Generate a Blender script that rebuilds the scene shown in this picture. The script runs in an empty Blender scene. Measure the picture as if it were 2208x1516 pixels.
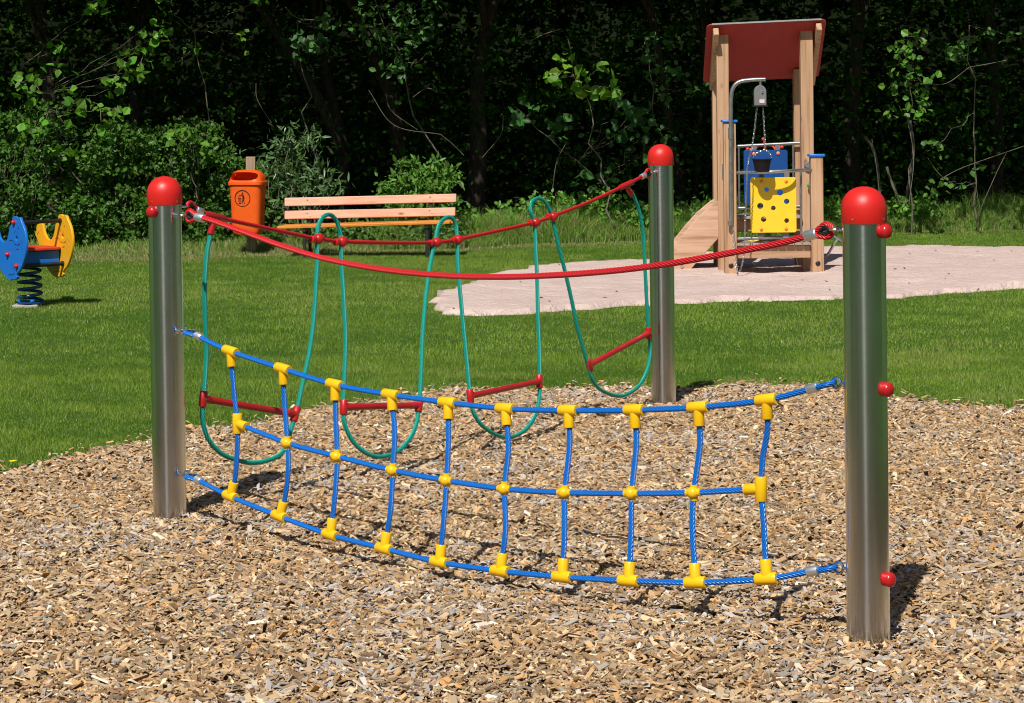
import bpy, math, random
import numpy as np
from mathutils import Vector, Matrix
R = math.radians
rng = np.random.default_rng(7)
random.seed(7)
SC = bpy.context.scene
COL = SC.collection

# ------------------------------------------------------------------ camera, sky, sun
F, CX, Y0, HC, ROLL = 5200.0, 1104.0, 190.0, 1.84, 0.010      # pixels of a 2208 px wide frame
cam_d = bpy.data.cameras.new('camera'); cam = bpy.data.objects.new('camera', cam_d); COL.objects.link(cam)
cam_d.sensor_width = 36; cam_d.lens = F / 2208 * 36
cam_d.shift_y = -(758 - Y0) / 2208
cam_d.clip_end = 500; cam_d.clip_start = 0.1
cam.matrix_world = Matrix.Translation((0, 0, HC)) @ Matrix.Rotation(R(90), 4, 'X') @ Matrix.Rotation(-ROLL, 4, 'Z')
cam_d.dof.use_dof = True; cam_d.dof.focus_distance = 10.3; cam_d.dof.aperture_fstop = 25
SC.camera = cam
SUN_EL, SUN_AZ = R(50.5), R(16.0)              # shadows run away from the camera and a little to the right
w = bpy.data.worlds.new('World'); SC.world = w; w.use_nodes = True
nt = w.node_tree; sky = nt.nodes.new('ShaderNodeTexSky'); sky.sky_type = 'NISHITA'; sky.sun_disc = False
sky.sun_elevation = SUN_EL; sky.sun_rotation = R(180) + SUN_AZ
nt.links.new(sky.outputs[0], nt.nodes['Background'].inputs[0]); nt.nodes['Background'].inputs[1].default_value = 0.05
sl = bpy.data.lights.new('sun', 'SUN'); sl.energy = 5.0; sl.angle = R(0.5); sl.color = (1, 0.955, 0.88)
so = bpy.data.objects.new('sun', sl); COL.objects.link(so)
sd = Vector((math.sin(SUN_AZ) * math.cos(SUN_EL), math.cos(SUN_AZ) * math.cos(SUN_EL), -math.sin(SUN_EL)))
so.rotation_euler = sd.to_track_quat('-Z', 'Y').to_euler()
SC.view_settings.view_transform = 'Standard'; SC.view_settings.look = 'None'
SC.view_settings.exposure = 0.05; SC.view_settings.gamma = 1
SC.render.filter_size = 1.0
try: SC.cycles.filter_width = 1.0
except Exception: pass
SC.render.resolution_x, SC.render.resolution_y = 1024, 703

# ------------------------------------------------------------------ from picture to place
def ray(px, py):
    u, v = (px - CX) / F, (Y0 - py) / F
    c, s = math.cos(ROLL), math.sin(ROLL)
    return u * c + v * s, -u * s + v * c      # X/Y, (Z-HC)/Y
def at(px, py, d):
    a, b = ray(px, py); return Vector((a * d, d, HC + b * d))
def gr(px, py, z=0.0):
    a, b = ray(px, py); d = (z - HC) / b; return Vector((a * d, d, z))
def onplane(px, py, A, B):                    # vertical plane through A and B
    a, b = ray(px, py)
    nx, ny = (B.y - A.y), -(B.x - A.x)
    d = (nx * A.x + ny * A.y) / (nx * a + ny); return Vector((a * d, d, HC + b * d))

def bulged(q, A, B, off, pw=1):                      # the net hangs loose: it swings out towards the viewer between its posts
    p = onplane(q[0], q[1], A, B); s = max(0, min(1, (p.x - A.x) / (B.x - A.x))); a, b = ray(*q); d = p.y - (4 * s * (1 - s)) ** pw * off(p.z)
    return Vector((a * d, d, HC + b * d))

# ------------------------------------------------------------------ materials
def mat(name, col, rough=0.5, metal=0.0, spec=0.5):
    m = bpy.data.materials.new(name); m.use_nodes = True; b = m.node_tree.nodes['Principled BSDF']
    b.inputs['Base Color'].default_value = (*col, 1); b.inputs['Roughness'].default_value = rough
    b.inputs['Metallic'].default_value = metal; b.inputs['Specular IOR Level'].default_value = spec
    return m
def N(m, t, **kw):
    n = m.node_tree.nodes.new(t)
    for k, v in kw.items(): setattr(n, k, v)
    return n
def L(m, a, b): m.node_tree.links.new(a, b)
def ramp(m, fac, stops):
    r = N(m, 'ShaderNodeValToRGB'); L(m, fac, r.inputs[0]); e = r.color_ramp.elements
    e[0].position, e[0].color = stops[0][0], (*stops[0][1], 1); e[1].position, e[1].color = stops[-1][0], (*stops[-1][1], 1)
    for p, c in stops[1:-1]:
        q = e.new(p); q.color = (*c, 1)
    return r.outputs[0]
def coords(m, scale=(1, 1, 1), kind='Object'):
    t = N(m, 'ShaderNodeTexCoord'); mp = N(m, 'ShaderNodeMapping'); mp.inputs['Scale'].default_value = scale
    L(m, t.outputs[kind], mp.inputs[0]); return mp.outputs[0]
def noise(m, vec, scale, detail=4, rough=0.6):
    n = N(m, 'ShaderNodeTexNoise'); n.inputs['Scale'].default_value = scale; n.inputs['Detail'].default_value = detail
    n.inputs['Roughness'].default_value = rough; L(m, vec, n.inputs['Vector']); return n.outputs['Fac']
def bump(m, fac, strength, dist):
    b = N(m, 'ShaderNodeBump'); b.inputs['Strength'].default_value = strength; b.inputs['Distance'].default_value = dist
    L(m, fac, b.inputs['Height']); L(m, b.outputs[0], m.node_tree.nodes['Principled BSDF'].inputs['Normal'])
def bc(m, out): L(m, out, m.node_tree.nodes['Principled BSDF'].inputs['Base Color'])

def plastic(name, col, rough=0.35, var=0.12, sc=60, b=0.08):
    m = mat(name, col, rough); v = coords(m); f = noise(m, v, 9, 5)
    d = tuple(c * (1 - var) for c in col); e = tuple(min(1, c * (1 + var)) for c in col)
    bc(m, ramp(m, f, [(0.3, d), (0.7, e)])); bump(m, noise(m, v, sc, 3), b, 0.002)
    rr = N(m, 'ShaderNodeMapRange'); rr.inputs[3].default_value = rough - 0.08; rr.inputs[4].default_value = rough + 0.12
    L(m, noise(m, v, 25, 4), rr.inputs[0]); L(m, rr.outputs[0], m.node_tree.nodes['Principled BSDF'].inputs['Roughness'])
    return m
def ropemat(name, col, rough=0.36):
    m = mat(name, col, rough); v = coords(m, (1, 1, 1)); f = noise(m, v, 300, 3)
    bc(m, ramp(m, f, [(0.3, tuple(c * .75 for c in col)), (0.7, tuple(min(1, c * 1.15) for c in col))])); return m
def wood(name, axis, base, dark, rough=0.65, knots=True):
    m = mat(name, base, rough, spec=0.3)
    s = [22, 22, 22]; s[axis] = 0.9
    v = coords(m, tuple(s)); f = noise(m, v, 1.6, 6, 0.6)
    s2 = [3, 3, 3]; s2[axis] = 0.6
    f2 = noise(m, coords(m, tuple(s2)), 1.3, 3)
    c1 = ramp(m, f, [(0.32, dark), (0.47, base), (0.75, tuple(min(1, c * 1.18) for c in base))])
    mx = N(m, 'ShaderNodeMix', data_type='RGBA', blend_type='MULTIPLY'); mx.inputs[0].default_value = 0.75
    L(m, c1, mx.inputs[6]); L(m, ramp(m, f2, [(0.3, (0.72, 0.66, 0.6)), (0.65, (1, 1, 1))]), mx.inputs[7])
    out = mx.outputs[2]
    if knots:
        s3 = [6, 6, 6]; s3[axis] = 2.6
        vo = N(m, 'ShaderNodeTexVoronoi'); vo.inputs['Scale'].default_value = 1.0; L(m, coords(m, tuple(s3)), vo.inputs['Vector'])
        k = ramp(m, vo.outputs['Distance'], [(0.05, (0.28, 0.15, 0.08)), (0.13, (1, 1, 1))])
        m2 = N(m, 'ShaderNodeMix', data_type='RGBA', blend_type='MULTIPLY'); m2.inputs[0].default_value = 0.8
        L(m, out, m2.inputs[6]); L(m, k, m2.inputs[7]); out = m2.outputs[2]
    bc(m, out); bump(m, f, 0.25, 0.004); return m
def attrmat(name, rough=0.6, spec=0.3, trans=0.0, tcol=1.6):
    m = mat(name, (1, 1, 1), rough, spec=spec); a = N(m, 'ShaderNodeAttribute', attribute_name='tint')
    bc(m, a.outputs['Color'])
    if trans:
        t = N(m, 'ShaderNodeBsdfTranslucent'); mx = N(m, 'ShaderNodeMixShader'); mx.inputs[0].default_value = trans
        g = N(m, 'ShaderNodeMix', data_type='RGBA', blend_type='MULTIPLY'); g.inputs[0].default_value = 1
        g.inputs[7].default_value = (tcol * 1.1, tcol * 1.15, tcol * 0.35, 1); g.clamp_result = False
        L(m, a.outputs['Color'], g.inputs[6]); L(m, g.outputs[2], t.inputs[0])
        L(m, m.node_tree.nodes['Principled BSDF'].outputs[0], mx.inputs[1]); L(m, t.outputs[0], mx.inputs[2])
        L(m, mx.outputs[0], m.node_tree.nodes['Material Output'].inputs[0])
    return m

M = {}
# brushed steel: brushed round the tube, so highlights stretch into upright streaks
m = mat('brushed_steel', (0.6, 0.59, 0.57), 0.30, 1.0)
b = m.node_tree.nodes['Principled BSDF']; b.inputs['Anisotropic'].default_value = 0.9; b.inputs['Anisotropic Rotation'].default_value = 0.25
tg = N(m, 'ShaderNodeTangent'); tg.direction_type = 'RADIAL'; tg.axis = 'Z'; L(m, tg.outputs[0], b.inputs['Tangent'])
f = noise(m, coords(m, (3, 3, 260)), 2.0, 4)
rr = N(m, 'ShaderNodeMapRange'); rr.inputs[3].default_value = 0.16; rr.inputs[4].default_value = 0.21; L(m, f, rr.inputs[0]); L(m, rr.outputs[0], b.inputs['Roughness'])
g1 = noise(m, coords(m, (9, 9, 2.2)), 1.4, 5)
sp = N(m, 'ShaderNodeSeparateXYZ'); L(m, coords(m), sp.inputs[0])
ad = N(m, 'ShaderNodeMath', operation='MULTIPLY_ADD'); ad.inputs[1].default_value = -0.9; L(m, noise(m, coords(m, (60, 60, 3)), 1, 4), ad.inputs[1]) if False else None
dirt = N(m, 'ShaderNodeMapRange'); dirt.inputs[1].default_value = 0.0; dirt.inputs[2].default_value = 0.16; L(m, sp.outputs[2], dirt.inputs[0])
pw = N(m, 'ShaderNodeMath', operation='ADD'); L(m, dirt.outputs[0], pw.inputs[0]); L(m, noise(m, coords(m, (55, 55, 5)), 1, 4), pw.inputs[1])
cm = N(m, 'ShaderNodeMix', data_type='RGBA', blend_type='MULTIPLY'); cm.inputs[0].default_value = 1
L(m, ramp(m, g1, [(0.3, (0.64, 0.64, 0.64)), (0.7, (0.80, 0.81, 0.82))]), cm.inputs[6]); L(m, ramp(m, pw.outputs[0], [(0.45, (0.62, 0.56, 0.48)), (0.95, (1, 1, 1))]), cm.inputs[7])
bc(m, cm.outputs[2]); M['steel'] = m
M['galv'] = mat('galvanised_steel', (0.42, 0.43, 0.44), 0.34, 0.85)
m = M['galv']; bc(m, ramp(m, noise(m, coords(m), 14, 5), [(0.3, (0.30, 0.31, 0.32)), (0.7, (0.50, 0.51, 0.52))]))
M['alu'] = mat('aluminium', (0.80, 0.81, 0.82), 0.42, 0.9)
m = M['alu']; bump(m, noise(m, coords(m), 90, 3), 0.15, 0.002)
M['shiny'] = mat('zinc_bolt', (0.75, 0.75, 0.75), 0.22, 1.0)
M['cap'] = plastic('red_plastic_cap', (0.66, 0.017, 0.012), 0.40, 0.06, 250, 0.25)
M['knob'] = plastic('red_plastic_knob', (0.50, 0.014, 0.014), 0.22, 0.12, 80)
M['redbar'] = plastic('red_plastic_bar', (0.45, 0.012, 0.012), 0.33, 0.15, 90, 0.12)
M['yellow'] = plastic('yellow_plastic_joint', (0.87, 0.50, 0.008), 0.27, 0.05, 40, 0.08)
M['redrope'] = ropemat('red_rope', (0.58, 0.014, 0.02), 0.44)
M['bluerope'] = ropemat('blue_rope', (0.006, 0.155, 0.58), 0.26)
M['greenrope'] = ropemat('green_rope', (0.004, 0.32, 0.25), 0.32)
M['black'] = plastic('black_plastic', (0.012, 0.012, 0.013), 0.4, 0.3)
M['rubber'] = mat('rubber', (.010, .008, .009), .65, spec=.2); M['iron'] = plastic('black_iron', (0.018, 0.018, 0.02), 0.45, 0.3)
M['orange'] = plastic('orange_plastic', (0.80, 0.105, 0.008), 0.40, 0.08, 40)
M['orange_in'] = plastic('orange_plastic_inside', (0.30, 0.04, 0.006), 0.5, 0.08, 40)
M['ink'] = mat('black_print', (0.01, 0.01, 0.01), 0.5)
M['wz'] = wood('larch_post', 2, (0.52, 0.33, 0.20), (0.34, 0.185, 0.095))
M['wx'] = wood('larch_beam', 0, (0.46, 0.29, 0.175), (0.30, 0.165, 0.085))
M['deck'] = wood('grey_deck_boards', 1, (0.36, 0.30, 0.25), (0.20, 0.16, 0.13))
M['slat'] = wood('bench_slat', 0, (0.80, 0.43, 0.30), (0.66, 0.30, 0.19), 0.45)
M['seat'] = wood('bench_seat', 0, (0.72, 0.27, 0.045), (0.52, 0.15, 0.02), 0.4)
M['oldwood'] = wood('weathered_post', 2, (0.34, 0.27, 0.18), (0.20, 0.15, 0.10))
M['slide'] = wood('slide_board', 0, (0.60, 0.385, 0.27), (0.42, 0.24, 0.14))
M['roof'] = plastic('red_roof_panel', (0.37, 0.020, 0.012), 0.6, 0.08, 300, 0.2)
M['grey'] = plastic('grey_plastic', (0.17, 0.175, 0.18), 0.45, 0.15)
M['pblue'] = plastic('blue_panel', (0.004, 0.06, 0.25), 0.4, 0.08, 300, 0.15)
M['pyel'] = plastic('yellow_panel', (0.82, 0.55, 0.025), 0.42, 0.05, 300, 0.15)
M['capblue'] = plastic('blue_cap', (0.01, 0.17, 0.68), 0.35, 0.08)
M['rblue'] = plastic('rocker_blue', (0.008, 0.16, 0.62), 0.33, 0.05)
M['ryel'] = plastic('rocker_yellow', (0.80, 0.40, 0.012), 0.33, 0.05)
M['rred'] = plastic('rocker_red', (0.62, 0.04, 0.02), 0.45, 0.08)
M['spring'] = plastic('blue_spring', (0.006, 0.055, 0.17), 0.3, 0.1)
M['green'] = plastic('green_knob', (0.03, 0.36, 0.05), 0.35, 0.1)
M['concrete'] = plastic('concrete', (0.36, 0.33, 0.30), 0.9, 0.2)
M['sticker'] = mat('sticker', (0.72, 0.55, 0.55), 0.5)
M['orscrew'] = plastic('orange_bolt_cover', (0.75, 0.22, 0.02), 0.3, 0.1)
M['leaf'] = attrmat('leaf', 0.45, 0.30, 0.28, 1.5); M['leafshiny'] = attrmat('shiny_leaf', 0.33, 0.5, 0.2, 1.5)
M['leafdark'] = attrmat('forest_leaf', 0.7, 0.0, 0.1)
M['grass'] = attrmat('grass_blade', 0.5, 0.25, 0.25, 1.4)
M['chip'] = attrmat('wood_chip', 0.8, 0.2)
m = mat('bark', (0.10, 0.075, 0.055), 0.9, spec=0.2); v = coords(m, (14, 14, 4)); ff = noise(m, v, 2.2, 7, 0.7)
bc(m, ramp(m, ff, [(0.3, (0.018, 0.014, 0.010)), (0.7, (0.085, 0.066, 0.048))])); bump(m, ff, 0.8, 0.02); M['bark'] = m
m = mat('grey_twig', (0.22, 0.19, 0.15), 0.8, spec=0.2); bc(m, ramp(m, noise(m, coords(m), 9, 4), [(0.3, (0.06, 0.05, 0.035)), (0.7, (0.24, 0.21, 0.165))])); M['twig'] = m
m = mat('flower', (0.8, 0.8, 0.7), 0.6); M['flower'] = m
m = mat('yellow_flower', (0.85, 0.65, 0.01), 0.6); M['yflower'] = m

# ------------------------------------------------------------------ mesh building
def frame(d, up=Vector((0, 0, 1))):
    d = Vector(d).normalized()
    if abs(d.dot(up)) > 0.98: up = Vector((0, 1, 0))
    x = d.cross(up).normalized(); return x, x.cross(d).normalized(), d   # side, up, forward
class MB:
    def __init__(s): s.v = []; s.f = []
    def add(s, vs, fs):
        o = len(s.v); s.v += [tuple(p) for p in vs]; s.f += [tuple(i + o for i in f) for f in fs]; return s
    def box(s, c, h, axes=None):
        c = Vector(c); ax = axes or (Vector((1, 0, 0)), Vector((0, 1, 0)), Vector((0, 0, 1)))
        vs = [c + ax[0] * (h[0] * i) + ax[1] * (h[1] * j) + ax[2] * (h[2] * k) for k in (-1, 1) for j in (-1, 1) for i in (-1, 1)]
        return s.add(vs, [(0, 2, 3, 1), (4, 5, 7, 6), (0, 1, 5, 4), (2, 6, 7, 3), (0, 4, 6, 2), (1, 3, 7, 5)])
    def beam(s, a, b, wx, wz, up=Vector((0, 0, 1))):
        a, b = Vector(a), Vector(b); x, u, d = frame(b - a, up)
        return s.box((a + b) / 2, (wx / 2, (b - a).length / 2, wz / 2), (x, d, u))
    def tube(s, pts, r, n=12, closed=False, caps=True, lobes=0, lay=0.06, depth=0.16, tw0=0.0):
        pts = [Vector(p) for p in pts]; m = len(pts)
        rs = r if isinstance(r, (list, tuple)) else [r] * m
        tans = []
        for i in range(m):
            a = pts[(i - 1) % m] if closed or i > 0 else pts[0]; b = pts[(i + 1) % m] if closed or i < m - 1 else pts[-1]
            tans.append((b - a).normalized())
        x, u, _ = frame(tans[0]); vs = []; ln = 0
        for i in range(m):
            if i:
                ln += (pts[i] - pts[i - 1]).length
                q = tans[i - 1].rotation_difference(tans[i]); x = q @ x; u = q @ u
            tw = tw0 + (2 * math.pi * ln / lay if lobes else 0)
            for k in range(n):
                t = 2 * math.pi * k / n; rad = rs[i]
                if lobes: ph = ((t + math.pi / lobes) % (2 * math.pi / lobes)) - math.pi / lobes; rad = rs[i] * (.667 * math.cos(ph) + math.sqrt(max(0, .1115 - (.667 * math.sin(ph)) ** 2)))
                t += tw; vs.append(pts[i] + x * (rad * math.cos(t)) + u * (rad * math.sin(t)))
        fs = []
        for i in range(m if closed else m - 1):
            j = (i + 1) % m
            for k in range(n): k2 = (k + 1) % n; fs.append((i * n + k, i * n + k2, j * n + k2, j * n + k))
        if caps and not closed: fs += [tuple(range(n))[::-1], tuple(range((m - 1) * n, m * n))]
        return s.add(vs, fs)
    def cyl(s, a, b, r, n=16, r2=None): return s.tube([a, b], [r, r if r2 is None else r2], n)
    def lathe(s, base, axis, prof, n=24):      # prof: (along, radius)
        base = Vector(base); x, u, d = frame(axis); vs = []
        for h, r in prof:
            for k in range(n):
                t = 2 * math.pi * k / n; vs.append(base + d * h + x * (r * math.cos(t)) + u * (r * math.sin(t)))
        fs = [(i * n + k, i * n + (k + 1) % n, (i + 1) * n + (k + 1) % n, (i + 1) * n + k) for i in range(len(prof) - 1) for k in range(n)]
        fs += [tuple(range(n))[::-1], tuple(range((len(prof) - 1) * n, len(prof) * n))]
        return s.add(vs, fs)
    def ball(s, c, r, n=16, sc=(1, 1, 1)):
        m = n // 2; vs = []; fs = []
        for i in range(1, m):
            p = math.pi * i / m
            for k in range(n): t = 2 * math.pi * k / n; vs.append(Vector(c) + Vector((r * sc[0] * math.sin(p) * math.cos(t), r * sc[1] * math.sin(p) * math.sin(t), r * sc[2] * math.cos(p))))
        for i in range(m - 2):
            for k in range(n): fs.append((i * n + k, (i + 1) * n + k, (i + 1) * n + (k + 1) % n, i * n + (k + 1) % n))
        vs += [Vector(c) + Vector((0, 0, r * sc[2])), Vector(c) - Vector((0, 0, r * sc[2]))]; a = len(vs) - 2
        for k in range(n): fs.append((a, k, (k + 1) % n)); fs.append((a + 1, (m - 2) * n + (k + 1) % n, (m - 2) * n + k))
        return s.add(vs, fs)
    def build(s, name, m, parent=None, angle=35, bevel=0, origin=None):
        me = bpy.data.meshes.new(name); o = bpy.data.objects.new(name, me); COL.objects.link(o)
        org = Vector(origin) if origin is not None else (parent_world(parent) if parent else Vector((0, 0, 0)))
        me.from_pydata([(p[0] - org.x, p[1] - org.y, p[2] - org.z) for p in s.v], [], s.f); me.materials.append(m)
        me.polygons.foreach_set('use_smooth', [True] * len(me.polygons)); me.set_sharp_from_angle(angle=R(angle))
        if parent:
            o.parent = parent; o.location = org - parent_world(parent)
        else: o.location = org
        if bevel:
            md = o.modifiers.new('bevel', 'BEVEL'); md.width = bevel; md.segments = 2; md.limit_method = 'ANGLE'; md.angle_limit = R(40)
        return o
def parent_world(p):
    v = Vector((0, 0, 0))
    while p: v = v + p.location; p = p.parent
    return v
def tag(o, label=None, cat=None, group=None, kind=None):
    if label: o['label'] = label
    if cat: o['category'] = cat
    if group: o['group'] = group
    if kind: o['kind'] = kind
    return o
def thing(name, loc, label, cat, group=None):
    o = bpy.data.objects.new(name, None); COL.objects.link(o); o.location = loc; o.empty_display_size = 0.1
    return tag(o, label, cat, group)
def smooth(pts, step=0.03):                   # Catmull-Rom through the points, resampled at even steps
    P = [Vector(p) for p in pts]; P = [2 * P[0] - P[1]] + P + [2 * P[-1] - P[-2]]; out = []
    for i in range(1, len(P) - 2):
        n = max(4, int((P[i + 1] - P[i]).length / 0.0019))
        for k in range(n):
            t = k / n; a, b, c, d = P[i - 1], P[i], P[i + 1], P[i + 2]
            out.append(0.5 * ((2 * b) + (c - a) * t + (2 * a - 5 * b + 4 * c - d) * t * t + (3 * b - a - 3 * c + d) * t ** 3))
    out.append(P[-2]); res = [out[0]]; acc = 0
    for a, b in zip(out, out[1:]):
        acc += (b - a).length
        if acc >= step: res.append(b); acc = 0
    if (res[-1] - out[-1]).length > 1e-5: res.append(out[-1])
    return res
def rope(name, pts, r, m, parent, lay=-0.094):
    return MB().tube(smooth(pts, 0.0038), r, 24, lobes=6, lay=lay, depth=0.36).build(name, m, parent, angle=80)
def curve_mesh(loops, depth, bevel=0.0):      # filled 2D outline with holes, given thickness
    cu = bpy.data.curves.new('tmp', 'CURVE'); cu.dimensions = '2D'; cu.fill_mode = 'BOTH'; cu.extrude = depth / 2 - bevel; cu.bevel_depth = bevel; cu.bevel_resolution = 2
    cu.offset = -bevel
    for lp in loops:
        sp = cu.splines.new('POLY'); sp.points.add(len(lp) - 1)
        for q, p in zip(sp.points, lp): q.co = (p[0], p[1], 0, 1)
        sp.use_cyclic_u = True
    ob = bpy.data.objects.new('tmp', cu); COL.objects.link(ob); dg = bpy.context.evaluated_depsgraph_get(); dg.update()
    me = bpy.data.meshes.new_from_object(ob.evaluated_get(dg)); bpy.data.objects.remove(ob); bpy.data.curves.remove(cu); return me
def place_mesh(me, name, m, parent, origin, ex, ey, angle=30):   # local xy of the outline laid along ex, ey in the world
    ex, ey = Vector(ex).normalized(), Vector(ey).normalized(); ez = ex.cross(ey)
    mw = Matrix((ex, ey, ez)).transposed().to_4x4(); pw = parent_world(parent) if parent else Vector((0, 0, 0))
    mw.translation = Vector(origin) - pw; me.transform(mw); me.name = name
    me.materials.clear(); me.materials.append(m)
    me.polygons.foreach_set('use_smooth', [True] * len(me.polygons)); me.set_sharp_from_angle(angle=R(angle))
    o = bpy.data.objects.new(name, me); COL.objects.link(o); o.parent = parent; return o
def circle(cx, cy, r, n=24, ry=None): return [(cx + r * math.cos(2 * math.pi * k / n), cy + (ry or r) * math.sin(2 * math.pi * k / n)) for k in range(n)]
def rrect(x0, y0, x1, y1, r, n=5):
    out = []
    for cx, cy, a in ((x1 - r, y1 - r, 0), (x0 + r, y1 - r, 90), (x0 + r, y0 + r, 180), (x1 - r, y0 + r, 270)):
        for k in range(n + 1): t = R(a + 90 * k / n); out.append((cx + r * math.cos(t), cy + r * math.sin(t)))
    return out

# fast numpy meshes for chips, blades and leaves
def npmesh(name, V, Fc, tint, m, smooth_=False):
    n, k = Fc.shape; me = bpy.data.meshes.new(name)
    me.vertices.add(len(V)); me.vertices.foreach_set('co', V.astype(np.float32).ravel())
    me.loops.add(n * k); me.loops.foreach_set('vertex_index', Fc.astype(np.int32).ravel())
    me.polygons.add(n); me.polygons.foreach_set('loop_start', np.arange(0, n * k, k, dtype=np.int32))
    me.polygons.foreach_set('use_smooth', np.full(n, smooth_)); me.update(calc_edges=True)
    a = me.attributes.new('tint', 'FLOAT_COLOR', 'POINT'); c = np.ones((len(V), 4), np.float32); c[:, :3] = tint; a.data.foreach_set('color', c.ravel())
    me.materials.append(m); o = bpy.data.objects.new(name, me); COL.objects.link(o); return o
def vnoise(x, y, sc, seed=0):
    g = np.random.default_rng(seed).random((64, 64)); u, v = x / sc, y / sc; i, j = np.floor(u).astype(int), np.floor(v).astype(int); fu, fv = u - i, v - j
    fu, fv = fu * fu * (3 - 2 * fu), fv * fv * (3 - 2 * fv); q = lambda a, b: g[a % 64, b % 64]
    return (q(i, j) * (1 - fu) + q(i + 1, j) * fu) * (1 - fv) + (q(i, j + 1) * (1 - fu) + q(i + 1, j + 1) * fu) * fv
def inside(poly, x, y):
    r = np.zeros(len(x), bool); n = len(poly)
    for i in range(n):
        x1, y1 = poly[i]; x2, y2 = poly[(i + 1) % n]
        if y1 == y2: continue
        r ^= ((y1 > y) != (y2 > y)) & (x < (x2 - x1) * (y - y1) / (y2 - y1) + x1)
    return r
def unit(v): return v / (np.linalg.norm(v, axis=1, keepdims=True) + 1e-9)

# ------------------------------------------------------------------ the ground
def noisy(poly, amp, seed, step=0.12):
    out = []; r = random.Random(seed)
    for (a, b) in zip(poly, poly[1:] + poly[:1]):
        n = max(1, int(math.hypot(b[0] - a[0], b[1] - a[1]) / step))
        for k in range(n):
            t = k / n; out.append((a[0] + (b[0] - a[0]) * t + r.uniform(-amp, amp), a[1] + (b[1] - a[1]) * t + r.uniform(-amp, amp)))
    return out
mul_px = [(-250, 1095), (0, 1035), (100, 1012), (250, 975), (340, 958), (430, 938), (560, 925), (640, 905), (740, 885), (900, 862), (1000, 850), (1150, 850), (1250, 846), (1400, 846), (1500, 850), (1620, 838), (1730, 840), (1800, 848), (1900, 866), (2000, 880), (2208, 890), (2500, 905)]
MUL = [(gr(*p).x, gr(*p).y) for p in mul_px]
MUL = noisy(MUL + [(4.5, 10.0), (3.5, 4.0), (-3.5, 4.0), (-4.2, 9.0)], 0.035, 3)
snd_px = [(932, 662), (945, 645), (1000, 625), (1045, 612), (1060, 597), (1120, 588), (1200, 579), (1330, 573), (1400, 566), (1500, 552), (1640, 545), (1790, 541), (1910, 538), (2060, 536), (2208, 543), (2500, 550),
          (2900, 590), (2500, 612), (2208, 622), (2050, 634), (1910, 645), (1810, 646), (1680, 649), (1560, 652), (1470, 655), (1400, 659), (1300, 665), (1200, 672), (1100, 679), (1020, 682), (965, 679)]
SND = noisy([(gr(*p).x, gr(*p).y) for p in snd_px], 0.07, 5)

def sheet(name, m, loop_or_rect, z, fn=None, grid=None):
    mb = MB(); return mb
m = mat('lawn_soil', (0.05, 0.09, 0.02), 0.95, spec=0.1); v = coords(m)
f1 = noise(m, v, 1.1, 5); f2 = noise(m, v, 45, 6, 0.75)
mx = N(m, 'ShaderNodeMix', data_type='RGBA', blend_type='MULTIPLY'); mx.inputs[0].default_value = 1
L(m, ramp(m, f1, [(0.3, (0.055, 0.125, 0.018)), (0.55, (0.08, 0.16, 0.026)), (0.75, (0.12, 0.16, 0.045))]), mx.inputs[6])
L(m, ramp(m, f2, [(0.3, (0.35, 0.4, 0.3)), (0.65, (1.0, 1.0, 1.0))]), mx.inputs[7]); bc(m, mx.outputs[2]); bump(m, f2, 0.6, 0.03); M['lawn'] = m
HX, HY = at(1662, 560, 23.4).x, 23.42        # hollow scuffed in the sand under the tower: the ground is open there
me = curve_mesh([[(-160, -60), (160, -60), (160, 260), (-160, 260)], circle(HX, HY, .62, 24, .5)], 0.0001); me.materials.clear(); me.materials.append(M['lawn']); me.name = 'ground'
gro = bpy.data.objects.new('ground', me); COL.objects.link(gro); tag(gro, kind='structure')

m = mat('mulch_soil', (0.12, 0.08, 0.05), 0.95, spec=0.1)
bc(m, ramp(m, noise(m, coords(m), 70, 6, 0.8), [(0.3, (0.03, 0.02, 0.012)), (0.7, (0.16, 0.105, 0.06))])); bump(m, noise(m, coords(m), 60, 5, 0.7), 1, 0.03); M['mulch'] = m
def poly_sheet(name, poly, z, m):
    me = curve_mesh([poly], 0.0001); me.transform(Matrix.Translation((0, 0, z))); me.materials.clear(); me.materials.append(m); me.name = name
    o = bpy.data.objects.new(name, me); COL.objects.link(o); return tag(o, kind='structure')
poly_sheet('bark_mulch_bed', MUL, 0.006, M['mulch'])

def sandz(x, y):
    return 0.010 + 0.034 * vnoise(x, y, 0.9, 11) + 0.022 * vnoise(x, y, 0.26, 12) + .010 * vnoise(x, y, .12, 13) - .15 * np.exp(-(((x - HX) / .36) ** 2 + ((y - HY) / .26) ** 2) ** 1.5)
m = mat('sand', (0.52, 0.42, 0.38), 0.95, spec=0.1); v = coords(m)
mx = N(m, 'ShaderNodeMix', data_type='RGBA', blend_type='MULTIPLY'); mx.inputs[0].default_value = 1
L(m, ramp(m, noise(m, v, 1.6, 5), [(0.3, (0.64, 0.485, 0.435)), (0.7, (0.76, 0.60, 0.55))]), mx.inputs[6])
L(m, ramp(m, noise(m, v, 130, 4, 0.8), [(0.25, (0.6, 0.55, 0.5)), (0.5, (1, 1, 1))]), mx.inputs[7])
m2 = N(m, 'ShaderNodeMix', data_type='RGBA', blend_type='MULTIPLY'); m2.inputs[0].default_value = 1
L(m, mx.outputs[2], m2.inputs[6]); L(m, ramp(m, noise(m, v, 6, 6, 0.8), [(0.26, (0.45, 0.36, 0.3)), (0.36, (1, 1, 1))]), m2.inputs[7]); bc(m, m2.outputs[2])
bump(m, noise(m, v, 14, 7, 0.65), 0.9, 0.06); M['sand'] = m
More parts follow.
